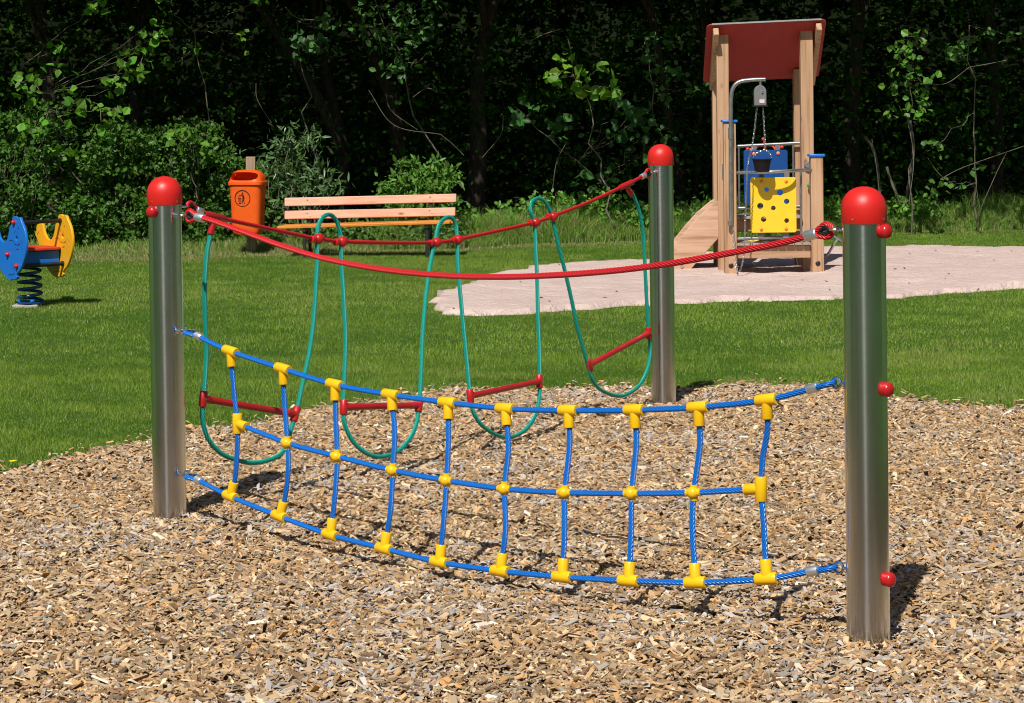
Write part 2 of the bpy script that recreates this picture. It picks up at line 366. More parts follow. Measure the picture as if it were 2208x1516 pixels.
# a grid clipped to the outline of the sandpit
gx = np.arange(-1.5, 11.0, 0.055); gy = np.arange(18.0, 30.0, 0.055); GX, GY = np.meshgrid(gx, gy); fx, fy = GX.ravel(), GY.ravel()
ins = inside(SND, fx, fy); nx, ny = len(gx), len(gy); I = np.arange(nx * ny).reshape(ny, nx)
# edge ring drawn finer: move the grid points just outside onto the outline
S = np.array(SND); Z = sandz(fx, fy) + 0.004
quads = np.stack([I[:-1, :-1], I[:-1, 1:], I[1:, 1:], I[1:, :-1]], -1).reshape(-1, 4)
cnt = ins[quads].sum(1); keep = quads[cnt > 0]
out = np.unique(keep[~ins[keep]])
for i in out:
    d2 = (S[:, 0] - fx[i]) ** 2 + (S[:, 1] - fy[i]) ** 2; j = d2.argmin(); fx[i], fy[i], Z[i] = S[j, 0], S[j, 1], 0.001
used, inv = np.unique(keep, return_inverse=True)
sand = npmesh('sand_pit', np.stack([fx[used], fy[used], Z[used]], 1), inv.reshape(-1, 4), np.ones(3), M['sand'], True); tag(sand, kind='structure')

# wood chips
def in_view(x, y, mg=.6): return np.abs(x) < .2123 * y + mg
def chips(n, x0, x1, y0, y1, big=1.0, zmax=0.028, poly=MUL):
    x = rng.uniform(x0, x1, n); y = rng.uniform(y0, y1, n)
    k = inside(poly, x, y) & (np.abs(x) < 0.2123 * y + 0.55); x, y = x[k], y[k]; return x, y
def chip_geo(x, y, z, Ls, W, T, tilt):
    n = len(x); a = rng.uniform(0, 2 * np.pi, n)
    d = np.stack([np.cos(a), np.sin(a), rng.normal(0, tilt, n)], 1); d = unit(d)
    s = unit(np.cross(d, np.stack([rng.normal(0, tilt, n), rng.normal(0, tilt, n), np.ones(n)], 1))); u = np.cross(s, d)
    c = np.stack([x, y, z], 1); P = []
    for (i, j) in ((-1, -1), (1, -1), (1, 1), (-1, 1)):
        P.append(d * (i * Ls * .5 * rng.uniform(0.7, 1.1, n))[:, None] + s * (j * W * .5 * rng.uniform(0.45, 1.1, n))[:, None])
    bot = [c + p for p in P]; top = [c + p * 0.93 + u * (T * rng.uniform(0.7, 1.2, n))[:, None] for p in P]
    V = np.stack(bot + top, 1).reshape(-1, 3); o = (np.arange(n) * 8)[:, None, None]
    Fq = np.array([[4, 5, 6, 7], [0, 1, 5, 4], [1, 2, 6, 5], [2, 3, 7, 6], [3, 0, 4, 7]])[None]
    return V, (Fq + o).reshape(-1, 4)
pal = np.array([[.52, .335, .17], [.58, .42, .25], [.42, .275, .145], [.66, .52, .34], [.37, .33, .285], [.29, .185, .105], [.54, .30, .12], [.74, .66, .53], [.47, .34, .22], [.19, .12, .075], [.50, .36, .27]])
pp = np.array([.19, .17, .15, .11, .09, .07, .06, .035, .09, .045, .035]); pp /= pp.sum()
def chip_tint(n):
    c = pal[rng.choice(len(pal), n, p=pp)] * rng.uniform(.50, 1.27, (n, 1)) * np.array([.965, .945, .915]); return np.clip(c, 0, .9)
x, y = chips(400000, -3.6, 3.9, 6.4, 15.2); n = len(x)
Ls = np.clip(rng.lognormal(np.log(.0245), .52, n), .007, .095); W = np.clip(Ls * rng.uniform(.15, .55, n), .004, .024)
mound = 0.012 * vnoise(x, y, .7, 21) + .010 * vnoise(x, y, .2, 22)
V, Fc = chip_geo(x, y, .008 + mound + rng.uniform(0, .014, n), Ls, W, rng.uniform(.002, .007, n), .38)
tn = chip_tint(n); patch = vnoise(x, y, .5, 23); grey = np.array([.37, .33, .30]); kk = ((patch > .6) & (rng.random(n) < .18)); tn[kk] = grey * rng.uniform(.7, 1.5, (kk.sum(), 1))
tag(npmesh('wood_chips', V, Fc, np.repeat(tn, 8, 0), M['chip']), kind='stuff', label='loose tan and grey wood chips covering the ground under the ropes', cat='wood chips')
print('chips', n)
n = 9000; j = rng.integers(0, len(MUL), n); mp_ = np.array(MUL); x = mp_[j, 0] + rng.normal(0, .09, n); y = mp_[j, 1] + rng.normal(0, .16, n); k = ~inside(MUL, x, y) & in_view(x, y); x, y = x[k], y[k]; n = len(x)
Ls = np.clip(rng.lognormal(np.log(.03), .4, n), .012, .08); V, Fc = chip_geo(x, y, rng.uniform(.012, .03, n), Ls, Ls * rng.uniform(.2, .55, n), rng.uniform(.002, .006, n), .3)
tag(npmesh('stray_chips', V, Fc, np.repeat(chip_tint(n), 8, 0), M['chip']), kind='stuff', label='stray wood chips kicked out onto the edge of the lawn', cat='wood chips')
n = 150; x = rng.uniform(-1.3, 10, n); y = rng.uniform(19, 28, n); k = inside(SND, x, y); x, y = x[k], y[k]; n = len(x)
V, Fc = chip_geo(x, y, sandz(x, y) + .006, rng.uniform(.015, .05, n), rng.uniform(.008, .02, n), rng.uniform(.003, .008, n), .3)
tag(npmesh('sand_litter', V, Fc, np.repeat(np.array([.10, .07, .045]) * rng.uniform(.5, 2, (n, 1)), 8, 0), M['chip']), kind='stuff', label='bits of leaf and bark lying on the sand', cat='litter')

# lawn: mown blades
def edge_y(x): return np.interp(x, [-7, -5, -2.5, -.6, 1.6, 4, 6.5], [26.5, 26.6, 26.9, 27.9, 28.6, 29.6, 30.3]) + .16 * np.sin(x * 1.9) + .1 * np.sin(x * 4.1 + 1)
def blades(x, y, h, wd, lean, tint, z0=0.0, seg=1):
    n = len(x); a = rng.uniform(0, 2 * np.pi, n); d = np.stack([np.cos(a), np.sin(a), np.zeros(n)], 1); b = rng.uniform(0, 2 * np.pi, n)
    l = np.stack([np.cos(b), np.sin(b), np.zeros(n)], 1) * (h * np.abs(rng.normal(0, lean, n)))[:, None]
    base = np.stack([x, y, np.full(n, z0) if np.isscalar(z0) else z0], 1); up = np.array([0, 0, 1.]) * h[:, None]
    w2 = (wd / 2)[:, None]
    if seg == 1:
        V = np.stack([base - d * w2, base + d * w2, base + l + up], 1).reshape(-1, 3); Fc = np.arange(n * 3).reshape(-1, 3)
        return V, Fc, np.repeat(tint, 3, 0)
    m_ = base + l * .3 + up * .6
    V = np.stack([base - d * w2, base + d * w2, m_ + d * w2 * .8, m_ - d * w2 * .8, base + l * 1.1 + up * .92, base + l * 1.12 + up * .92 ], 1)
    V[:, 5] = V[:, 4] + d * w2 * .15; V = V.reshape(-1, 3); o = (np.arange(n) * 6)[:, None, None]
    Fc = (np.array([[0, 1, 2, 3], [3, 2, 5, 4]])[None] + o).reshape(-1, 4); return V, Fc, np.repeat(tint, 6, 0)
A = []
for n_, y0, y1 in ((420000, 10.2, 16.5), (540000, 16.5, 30.6)):
    y = np.sqrt(rng.uniform(y0 ** 2, y1 ** 2, n_)); x = rng.uniform(-1, 1, n_) * (.2123 * y + .5)
    jx, jy = x + rng.normal(0, .06, n_), y + rng.normal(0, .075, n_)
    k = ~inside(MUL, jx, jy) & ~inside(SND, jx, jy) & (y < edge_y(x) + .5); A.append((x[k], y[k]))
x = np.concatenate([a[0] for a in A]); y = np.concatenate([a[1] for a in A]); n = len(x)
p1, p2, p3 = vnoise(x, y * .6, 1.3, 31), vnoise(x, y, .35, 32), vnoise(x, y, 3.5, 33)
g1, g2, g3 = np.array([.10, .195, .016]), np.array([.23, .335, .045]), np.array([.27, .30, .09])
p4 = vnoise(x, y * .7, .13, 34); t = np.clip((p3 - .5) * .45 + (.4 * p1 + .35 * p2 + .25 * p4 - .5) * 1.9 + .5 + rng.normal(0, .15, n), 0, 1)[:, None]; c = g1 * (1 - t) + g2 * t
dry = ((p3 * .5 + p2 * .6) > .72) & (rng.random(n) < .3) | (rng.random(n) < .025); c[dry] = g3 * rng.uniform(.8, 1.2, (dry.sum(), 1))
edge = np.clip((y - edge_y(x) + .75) / .6, 0, 1) * np.where(x < 3, 1, .3); q = rng.random(n) < edge * .75; c[q] = np.array([.44, .37, .19]) * rng.uniform(.6, 1.1, (q.sum(), 1))
c *= rng.uniform(.7, 1.3, (n, 1)); wh = rng.random(n) < .012; c[wh] = np.array([.42, .45, .25])
h = rng.uniform(.009, .025, n) * (.45 + .75 * p2 + .45 * p4); V, Fc, tt = blades(x, y, h, rng.uniform(.0026, .0048, n) * (1 + (y > 16.5) * .4), .6, c)
tag(npmesh('lawn_grass', V, Fc, tt, M['grass']), kind='stuff', label='short mown green lawn grass', cat='grass'); print('grass', n)

# rough tall grass and weeds along the foot of the wood

n = 90000; x = rng.uniform(-7.5, 8.5, n); x[60000:] = rng.uniform(-.8, 8.5, n - 60000); t = np.abs(rng.normal(0, .6, n)); y = edge_y(x) + t
gx_ = (x > -1.5); h = (rng.uniform(.05, .15, n) + gx_ * rng.uniform(.03, .28, n)) * np.clip(.35 + t * 1.5, .35, 1.1) * (.6 + .8 * vnoise(x, y, .5, 41))
c = np.array([.14, .28, .035]) * rng.uniform(.6, 1.4, (n, 1)); q = rng.random(n) < (.5 - .25 * gx_) * np.clip(1.5 - t, .15, 1); c[q] = np.array([.42, .37, .19]) * rng.uniform(.6, 1.1, (q.sum(), 1))
V, Fc, tt = blades(x, y, h, rng.uniform(.005, .010, n), .45, c, seg=2)
tag(npmesh('rough_grass', V, Fc, tt, M['grass']), kind='stuff', label='long unmown grass along the foot of the wood', cat='grass')

# ------------------------------------------------------------------ posts
PL, PR, PF = gr(367, 1132), gr(1873, 1396), gr(1431, 881)
PR_, PL_, PF_ = PR, PL, PF
DIA = 0.141
def post(base, top_px, label, dirs, knobs):
    """dirs: eye bolts (height pixel y, direction); knobs: (z, direction)"""
    t = thing('steel_post', base, label, 'post', 'stainless steel posts with red caps')
    rb = DIA / 2; top = at(top_px[0], top_px[1], base.y); ax = (top - Vector(base)).normalized(); H = (top - Vector(base)).length
    cyl_h = H - 0.118
    tube = MB().lathe(Vector(base) - ax * 0.05, ax, [(0, rb), (cyl_h * .5, rb), (cyl_h + 0.05, rb)], 64).build('steel_tube', M['steel'], t)
    rc = rb * 1.06; hc = cyl_h; prof = [(hc - .002, rc * .985), (hc, rc), (hc + .045, rc)]
    for k in range(1, 13): a = R(90 * k / 12); prof.append((hc + .045 + (H - hc - .045) * math.sin(a), max(.001, rc * math.cos(a) ** .92)))
    cp = MB().lathe(base, ax, prof, 48).build('cap', M['cap'], t)
    for aa in (-128, -38, 52):
        d = Vector((math.cos(R(aa)), math.sin(R(aa)), 0)); p = Vector(base) + ax * (hc + .012) + d * rc
        MB().lathe(p - d * .002, d, [(0, .004), (.0035, .004), (.0045, .002)], 10).build('screw', M['shiny'], cp)
    for z, d in knobs:
        d = Vector(d).normalized(); p = Vector(base) + ax * (z / ax.z) + d * (rb - .007)
        pr = [(-.004, .020), (.004, .0215), (.008, .0235)] + [(.022 - .014 * math.cos(R(a)) * 1, 0.0245 * math.sin(R(a))) for a in (70, 90)] + [(.022 + .0165 * math.sin(R(a)), 0.0245 * math.cos(R(a)) ** .8) for a in (20, 40, 60, 75, 88)]
        MB().lathe(p, d, pr, 24).build('knob', M['knob'], t)
    for z, d, up in dirs:
        d = Vector(d).normalized(); p = Vector(base) + ax * (z / ax.z) + d * rb
        mb = MB().cyl(p - d * .004, p + d * .026, .0052, 10)
        mb.lathe(p - d * .003, d, [(0, .013), (.004, .013), (.005, .010)], 16)
        x_, u_, _ = frame(d); c = p + d * .044; s_ = u_ if up else x_
        mb.tube([c + d * (.018 * math.cos(2 * math.pi * k / 20)) + s_ * (.018 * math.sin(2 * math.pi * k / 20)) for k in range(20)], .0048, 8, closed=True)
        mb.build('eye_bolt', M['shiny'], t)
    return t
H2 = lambda v: Vector((v.x, v.y, 0)).normalized()
dLR, dLF = H2(PR - PL), H2(PF - PL)
def zat(base, py, px): return at(px, py, base.y).z
zL = [zat(PL, 462, 360), zat(PL, 711, 362), zat(PL, 1019, 366)]; zR = [zat(PR, 497, 1864), zat(PR, 832, 1868), zat(PR, 1233, 1871)]
zLF, zFF = zat(PL, 448, 360), zat(PF, 370, 1425)
post(PL, (354, 380), 'brushed steel post with a red dome cap at the left, two ropes on top', [(zL[0], dLR, 0), (zL[1], dLR, 1), (zL[2], dLR, 1), (zLF, dLF, 0)], [(zat(PL, 455, 357), -dLF)])
post(PR, (1862, 402), 'nearest and widest steel post with three red knobs down its right side', [(zR[0], -dLR, 0), (zR[1], -dLR, 1), (zR[2], -dLR, 1)], [(zR[0] , dLR), (zat(PR, 836, 1868), dLR), (zat(PR, 1243, 1871), dLR)])
post(PF, (1424, 311), 'farthest and thinnest-looking steel post with a red dome cap, in front of the slide tower', [(zFF, -dLF, 0)], [])

# rope ends: loop round a thimble, closed by a ferrule
def rope_end(p, d, r, ropem, parent, flat, fl=.042):
    """p: point where the eye hangs; d: direction towards the free rope; flat: loop lies level"""
    d = d.normalized(); x, u, _ = frame(d); s = x if flat else u
    pts = []
    for k in range(25):
        a = R(-128 + 256 * k / 24); rr_ = .022
        pts.append(p + d * (.022 - rr_ * math.cos(a)) + s * (rr_ * math.sin(a)))
    e = p + d * .066; pts = [e - s * r * .5] + pts[::1] + [e + s * r * .5] if False else [e + s * (-r * .6)] + pts + [e + s * (r * .6)]
    MB().tube(smooth(pts, .0055), r * .92, 24, lobes=6, lay=-.094, depth=.36).build('rope_loop', ropem, parent, 80)
    tp = [p + d * (.022 - .0125 * math.cos(R(a))) + s * (.0125 * math.sin(R(a))) for a in range(-120, 121, 20)]
    tp = [p + d * .05] + tp
    mb = MB(); n_ = x if not flat else u
    mb.tube(tp, .0098, 10, closed=True)
    mb.build('thimble', M['black'], parent)
    MB().lathe(e - d * .006, d, [(0, r * 1.35), (.003, r * 1.62), (fl - .004, r * 1.62), (fl, r * 1.4)], 24).build('ferrule', M['alu'], parent)
    return e + d * fl * .5
def tee(c, along, stem, parent, m, la=.039, ls=.064, ra=.0205, name='tee_connector', flange=True):
    along, stem = along.normalized(), stem.normalized()
    mb = MB().lathe(c - along * la, along, [(0, ra * .90), (.004, ra), (2 * la - .004, ra), (2 * la, ra * .90)], 24)
    mb.lathe(c, stem, [(0, ra * .85), (ls - .003, ra * .98), (ls, ra * .9)], 24)
    o = mb.build(name, m, parent); return o

# ------------------------------------------------------------------ red hand rope (near span)
rb = DIA / 2
hr = thing('hand_rope', (PL + PR) / 2, 'thick red twisted rope sagging between the left post and the nearest post', 'rope')
eL = Vector((PL.x, PL.y, zL[0])) + dLR * (rb + .058); eR = Vector((PR.x, PR.y, zR[0])) - dLR * (rb + .058)
px_red = [(450, 473), (520, 498), (620, 534), (720, 562), (840, 583), (960, 594), (1080, 597), (1200, 593), (1320, 584), (1440, 569), (1560, 548), (1680, 525)]
pr = [onplane(a, b, PL, PR) for a, b in px_red]
sL = rope_end(eL, pr[0] - eL, .0112, M['redrope'], hr, False, .05); sR = rope_end(eR, pr[-1] - eR, .0112, M['redrope'], hr, False, .05)
rope('rope', [sL] + pr + [sR], .0118, M['redrope'], hr, -.108)

# ------------------------------------------------------------------ blue climbing net
net = thing('climbing_net', (PL + PR) / 2, 'blue rope climbing net with yellow joints hung between the left and nearest posts', 'rope net')
RB = .0104
top = [(497, 757), (610, 795), (722, 829), (843, 851), (966, 868), (1090, 881), (1226, 885), (1368, 884), (1506, 878), (1653, 862)]
mid = [(512, 913), (620, 955), (727, 984), (847, 1014), (963, 1036), (1088, 1054), (1218, 1062), (1362, 1064), (1496, 1062), (1641, 1054)]
bot = [(497, 1070), (603, 1113), (713, 1153), (829, 1183), (948, 1212), (1079, 1231), (1213, 1244), (1356, 1252), (1500, 1256), (1653, 1248)]
ver = {0: [(505, 850), (511, 980), (507, 1030)], 1: [(613, 860), (622, 1010), (614, 1075)], 2: [(724, 900), (723, 1060)], 3: [(851, 930), (842, 1100)], 4: [(967, 940), (957, 1120)],
       5: [(1096, 965), (1090, 1140)], 6: [(1228, 960), (1217, 1150)], 7: [(1372, 960), (1361, 1150)], 8: [(1509, 960), (1493, 1140)], 9: [(1655, 925), (1645, 985), (1646, 1120)]}
P3 = lambda q: bulged(q, PL, PR, lambda z: .10 + .16 * max(0, min(1, (.65 - z) / .55)))
T, Md, B = [P3(q) for q in top], [P3(q) for q in mid], [P3(q) for q in bot]
def span_rope(z0, z1, pts):
    a = Vector((PL.x, PL.y, z0)) + dLR * (rb + .056); b_ = Vector((PR.x, PR.y, z1)) - dLR * (rb + .056)
    s0 = rope_end(a, pts[0] - a, RB, M['bluerope'], net, True); s1 = rope_end(b_, pts[-1] - b_, RB, M['bluerope'], net, True)
    rope('rope', [s0] + pts + [s1], RB, M['bluerope'], net)
span_rope(zL[1], zR[1], T); span_rope(zL[2], zR[2], B); rope('rope', Md, RB, M['bluerope'], net)
def tan(P, i): return (P[min(i + 1, 9)] - P[max(i - 1, 0)]).normalized()
for i in range(10):
    vp = [T[i]] + [P3(q) for q in ver[i] if q[1] < mid[i][1]] + [Md[i]] + [P3(q) for q in ver[i] if q[1] > mid[i][1]] + [B[i]]
    rope('rope', vp, RB, M['bluerope'], net)
    tee(T[i], tan(T, i), vp[1] - T[i], net, M['yellow']); tee(B[i], tan(B, i), vp[-2] - B[i], net, M['yellow'])
    if i in (0, 9): tee(Md[i], Vector((0, 0, 1)), (Md[1] - Md[0]) if i == 0 else (Md[8] - Md[9]), net, M['yellow'], .041, .062)
    else:
        t_ = tan(Md, i); nrm = dLR.cross(Vector((0, 0, 1))).normalized(); nrm = nrm if nrm.y < 0 else -nrm
        mb = MB().ball(Md[i] + nrm * .005, .0215, 24)
        mb.lathe(Md[i] - t_ * .029 , t_, [(0, .0135), (.058, .0135)], 20); mb.lathe(Md[i] - Vector((0, 0, .026)), Vector((0, 0, 1)), [(0, .014), (.052, .014)], 20)
        mb.build('ball_connector', M['yellow'], net)

# ------------------------------------------------------------------ stirrup crossing (far span): red rope, one long green rope in loops, red steps
br = thing('rope_step_crossing', (PL + PF) / 2, 'red rope with hanging green rope loops and red step bars between left and far posts', 'rope crossing')
Q = lambda q: bulged(q, PL, PF, lambda z: .30 * max(0, min(1, (1.25 - z) / 1.15)), 2)
eL = Vector((PL.x, PL.y, zLF)) + dLF * (rb + .058); eF = Vector((PF.x, PF.y, zFF)) - dLF * (rb + .058)
rp = [Q(q) for q in [(462, 467), (500, 476), (560, 489), (620, 502), (684, 515), (735, 521), (800, 523), (870, 524), (938, 523), (985, 517), (1060, 501), (1152, 480), (1190, 467), (1270, 436), (1350, 399)]]
s0 = rope_end(eL, rp[0] - eL, .0100, M['redrope'], br, False); s1 = rope_end(eF, rp[-1] - eF, .0100, M['redrope'], br, False)
rope('rope', [s0] + rp + [s1], .0100, M['redrope'], br)
gp = [(462, 470), (452, 515), (445, 555), (441, 620), (442, 680), (445, 760), (441, 830), (437, 870), (438, 912), (450, 948), (478, 978), (520, 995), (560, 997), (598, 984), (617, 962), (628, 925), (640, 885), (652, 830), (667, 760), (676, 690), (681, 620), (684, 560), (684, 515),
      (686, 490), (695, 470), (710, 463), (724, 474), (733, 500), (735, 521), (737, 580), (742, 660), (745, 740), (742, 820), (740, 880), (745, 920), (766, 958), (798, 981), (830, 984), (865, 968), (893, 928), (904, 875), (908, 800), (912, 710), (920, 625), (930, 560), (938, 523),
      (945, 490), (957, 473), (970, 469), (982, 481), (986, 517), (988, 580), (995, 660), (1003, 740), (1010, 815), (1014, 855), (1021, 890), (1042, 920), (1075, 940), (1105, 942), (1135, 925), (1157, 888), (1164, 835), (1163, 760), (1160, 680), (1158, 600), (1155, 530), (1152, 480),
      (1144, 455), (1147, 436), (1160, 428), (1175, 436), (1185, 453), (1191, 467), (1202, 520), (1217, 580), (1231, 640), (1246, 710), (1261, 765), (1269, 790), (1277, 818), (1294, 840), (1325, 853), (1348, 852), (1376, 834), (1395, 800), (1402, 755), (1399, 718), (1395, 660), (1391, 580), (1387, 505), (1379, 458), (1367, 425), (1352, 400)]
rope('step_rope', [Q(q) for q in gp], .0108, M['greenrope'], br)
nrm = dLF.cross(Vector((0, 0, 1))).normalized(); nrm = nrm if nrm.y < 0 else -nrm
for q in [(684, 515), (735, 521), (938, 523), (985, 517), (1152, 480), (1190, 467)]:
    p = Q(q); c_ = p + dLF * .004
    mb = MB().ball(c_ + nrm * .005, .0255, 24); mb.lathe(p - dLF * .046, dLF, [(0, .014), (.003, .0165), (.085, .0165), (.088, .014)], 18)
    o = mb.build('ball_connector', M['knob'], br)
    MB().ball(c_ + dLF * .024 + nrm * .008, .0042, 8).build('screw', M['shiny'], o)
st = tee(Q((462, 467)), rp[1] - rp[0], Q((452, 515)) - Q((462, 470)), br, M['redbar'], .07, .082, .0165)
st = tee(Q((1350, 399)), rp[-1] - rp[-2], Q((1370, 432)) - Q((1352, 400)), br, M['redbar'], .07, .082, .0165)
for a in (.045, .07):
    MB().ball(Q((1350, 399)) + (Q((1370, 432)) - Q((1352, 400))).normalized() * a + nrm * .0165, .0035, 8).build('screw', M['shiny'], st)
for a, b_, ta, tb in [((438, 860), (637, 893), ((441, 830), (437, 870)), ((640, 885), (628, 925))), ((741, 878), (904, 874), ((742, 820), (740, 880)), ((904, 875), (895, 920))),
                      ((1014, 854), (1163, 822), ((1010, 815), (1015, 860)), ((1164, 800), (1164, 835))), ((1270, 788), (1399, 718), ((1261, 765), (1271, 800)), ((1396, 690), (1401, 740)))]:
    A_, B_ = Q(a), Q(b_); d = (B_ - A_).normalized(); mb = MB()
    mb.lathe(A_, d, [(0, .0165), (.06, .0165), (.062, .0150), ((B_ - A_).length - .062, .0150), ((B_ - A_).length - .06, .0165), ((B_ - A_).length, .0165)], 20)
    sb = mb.build('step_bar', M['redbar'], br)
    for c_, tt_ in ((A_, ta), (B_, tb)):
        t_ = (Q(tt_[1]) - Q(tt_[0])).normalized(); MB().lathe(c_ - t_ * .034, t_, [(0, .0155), (.003, .0175), (.065, .0175), (.068, .0155)], 20).build('sleeve', M['redbar'], sb)
        MB().ball(c_ + nrm * .0168, .0034, 8).build('screw', M['shiny'], sb)

# ------------------------------------------------------------------ litter bin on its post
D = 26.95; bb = gr(543, 547); bb = Vector((bb.x, bb.y, 0))
pxm = bb.y / F
wp = thing('litter_bin_post', bb, 'square weathered wooden post behind the orange litter bin', 'post')
ztop = at(542, 338, bb.y).z
MB().box((bb.x, bb.y, ztop / 2), (.052, .052, ztop / 2)).build('post', M['oldwood'], wp, bevel=.006)
bin_ = thing('litter_bin', bb + Vector((-.03, -.2, 0)), 'orange plastic litter bin with a black round pictogram, fixed to a wooden post', 'litter bin')
th = R(-17); ey_ = Vector((math.sin(th) , -math.cos(th), 0)); ex_ = Vector((math.cos(th), math.sin(th), 0))   # front normal, right
bc_ = Vector((at(535, 450, bb.y - .2).x, bb.y - .2, 0))
def sect(z, wx, wy, n=40, p=4.2, off=0, tilt=0):
    out = []
    for k in range(n):
        t = 2 * math.pi * k / n; c_, s_ = math.cos(t), math.sin(t)
        X = wx * abs(c_) ** (2 / p) * (1 if c_ >= 0 else -1); Y = wy * abs(s_) ** (2 / p) * (1 if s_ >= 0 else -1)
        out.append(bc_ + ex_ * X + ey_ * (Y + off) + Vector((0, 0, z + tilt * X * 0)))
    return out
def loft(rings, cap0=True, cap1=True):
    mb = MB(); n = len(rings[0]); vs = [p for r_ in rings for p in r_]
    fs = [(i * n + k, i * n + (k + 1) % n, (i + 1) * n + (k + 1) % n, (i + 1) * n + k) for i in range(len(rings) - 1) for k in range(n)]
    if cap0: fs.append(tuple(range(n))[::-1])
    if cap1: fs.append(tuple(range((len(rings) - 1) * n, len(rings) * n)))
    return mb.add(vs, fs)
z0 = at(535, 507, bc_.y).z; z1 = at(535, 396, bc_.y).z; z2 = at(535, 367, bc_.y).z
rings = [sect(z0, .10, .07), sect(z0 + .012, .146, .103), sect(z0 + .04, .165, .113), sect(z0 + .10, .171, .117), sect(z1 - .05, .187, .132), sect(z1 + .005, .189, .134)]
body = loft(rings).build('body', M['orange'], bin_, 50)
rim = loft([sect(z1 - .012, .200, .143), sect(z1 - .008, .208, .150), sect(z1 + .022, .208, .150), sect(z1 + .030, .200, .143)]).build('rim', M['orange'], bin_, 40)
hood_r = [sect(z1 + .028, .190, .136)]
Hh = z2 - z1 - .028
for k in range(1, 9):
    a = R(90 * k / 8); hood_r.append(sect(z1 + .028 + Hh * math.sin(a), .190 * max(.25, math.cos(a) ** .5), .136 * max(.3, math.cos(a) ** .6), p=3.2))
hood = loft(hood_r, cap0=False).build('hood', M['orange'], bin_, 50)
sm = hood.modifiers.new('sol', 'SOLIDIFY'); sm.thickness = .006; sm.offset = -1
cut = MB(); cc = bc_ + Vector((0, 0, z1 + .028 + Hh * .48)) + ey_ * .11 - ex_ * .008
n = 32; vs = []
for s_ in (-.16, .10):
    for k in range(n):
        t = 2 * math.pi * k / n; c_, q_ = math.cos(t), math.sin(t)
        vs.append(cc + ey_ * s_ + ex_ * (.170 * abs(c_) ** .6 * (1 if c_ > 0 else -1)) + Vector((0, 0, .046 * abs(q_) ** .75 * (1 if q_ > 0 else -1))))
cut.add(vs, [(k, (k + 1) % n, n + (k + 1) % n, n + k) for k in range(n)] + [tuple(range(n))[::-1], tuple(range(n, 2 * n))])
co = cut.build('tmp_cut', M['orange_in'])
bm_ = hood.modifiers.new('b', 'BOOLEAN'); bm_.object = co; bm_.operation = 'DIFFERENCE'; bm_.solver = 'EXACT'
dg = bpy.context.evaluated_depsgraph_get(); dg.update(); nm = bpy.data.meshes.new_from_object(hood.evaluated_get(dg)); hood.modifiers.clear(); hood.data = nm; bpy.data.objects.remove(co)
nm.materials.clear(); nm.materials.append(M['orange']); nm.polygons.foreach_set('material_index', [0] * len(nm.polygons))
nm.polygons.foreach_set('use_smooth', [True] * len(nm.polygons)); nm.set_sharp_from_angle(angle=R(40))
# dark lining seen through the slot
loft([sect(z1 + .031, .176, .122), sect(z1 + .07, .165, .105), sect(z1 + .10, .10, .06)], cap0=True).build('lining', M['orange_in'], bin_) if False else None
# pictogram: ring, litter basket and a figure throwing litter away
pc = bc_ + ey_ * .1265 - ex_ * .012 + Vector((0, 0, at(526, 427, bc_.y).z)); r0 = .095
ring = [circle(0, 0, r0, 48), circle(0, 0, r0 * .90, 48)]
fig = [[(-.012, .050), (.006, .046), (.014, .040), (.022, .020), (.026, -.004), (.020, -.006), (.016, .004), (.026, -.062), (.019, -.063), (.008, -.020), (-.004, -.063), (-.011, -.062), (.0, -.010), (.001, .030), (-.004, .036), (-.040, .042), (-.041, .037), (-.012, .032)],
       circle(.004, .060, .0085, 16)]
bask = [[(-.055, .004), (-.014, .004), (-.014, -.002), (-.055, -.002)]]
for k in range(4):
    x_ = -.049 + k * .0095; bask.append([(x_, -.004), (x_ + .005, -.004), (x_ + .0045 + .001 * (1.5 - k), -.058), (x_ + .001 + .001 * (1.5 - k), -.058)])
bask += [[(-.046, -.050), (-.020, -.050), (-.020, -.061), (-.046, -.061)]]
arc = [[(-.034 + (.017) * math.cos(R(a)), .006 + .020 * math.sin(R(a))) for a in range(0, 181, 15)] + [(-.034 + (.0145) * math.cos(R(a)), .006 + .0175 * math.sin(R(a))) for a in range(180, -1, -15)]]
bot_w = .0
mk = MB()
for loops in (ring, fig[:1], fig[1:], *[[b2] for b2 in bask], arc):
    me = curve_mesh(loops, .0016); o_ = len(mk.v)
    for vtx in me.vertices:
        p = pc + ex_ * vtx.co.x + Vector((0, 0, vtx.co.y)) + ey_ * (vtx.co.z)
        # follow the face's slope: the body widens towards the top
        p += ey_ * ((p.z - pc.z) * .056); mk.v.append(tuple(p))
    mk.f += [tuple(i + o_ for i in pg.vertices) for pg in me.polygons]
zrel = (pc.z - (z0 + .10)) / (z1 - .05 - z0 - .10); fy_ = .117 + (.132 - .117) * zrel
shift = ey_ * (fy_ + .0012 - .1265); mk.v = [tuple(Vector(p) + shift) for p in mk.v]
mk.build('pictogram', M['ink'], bin_)

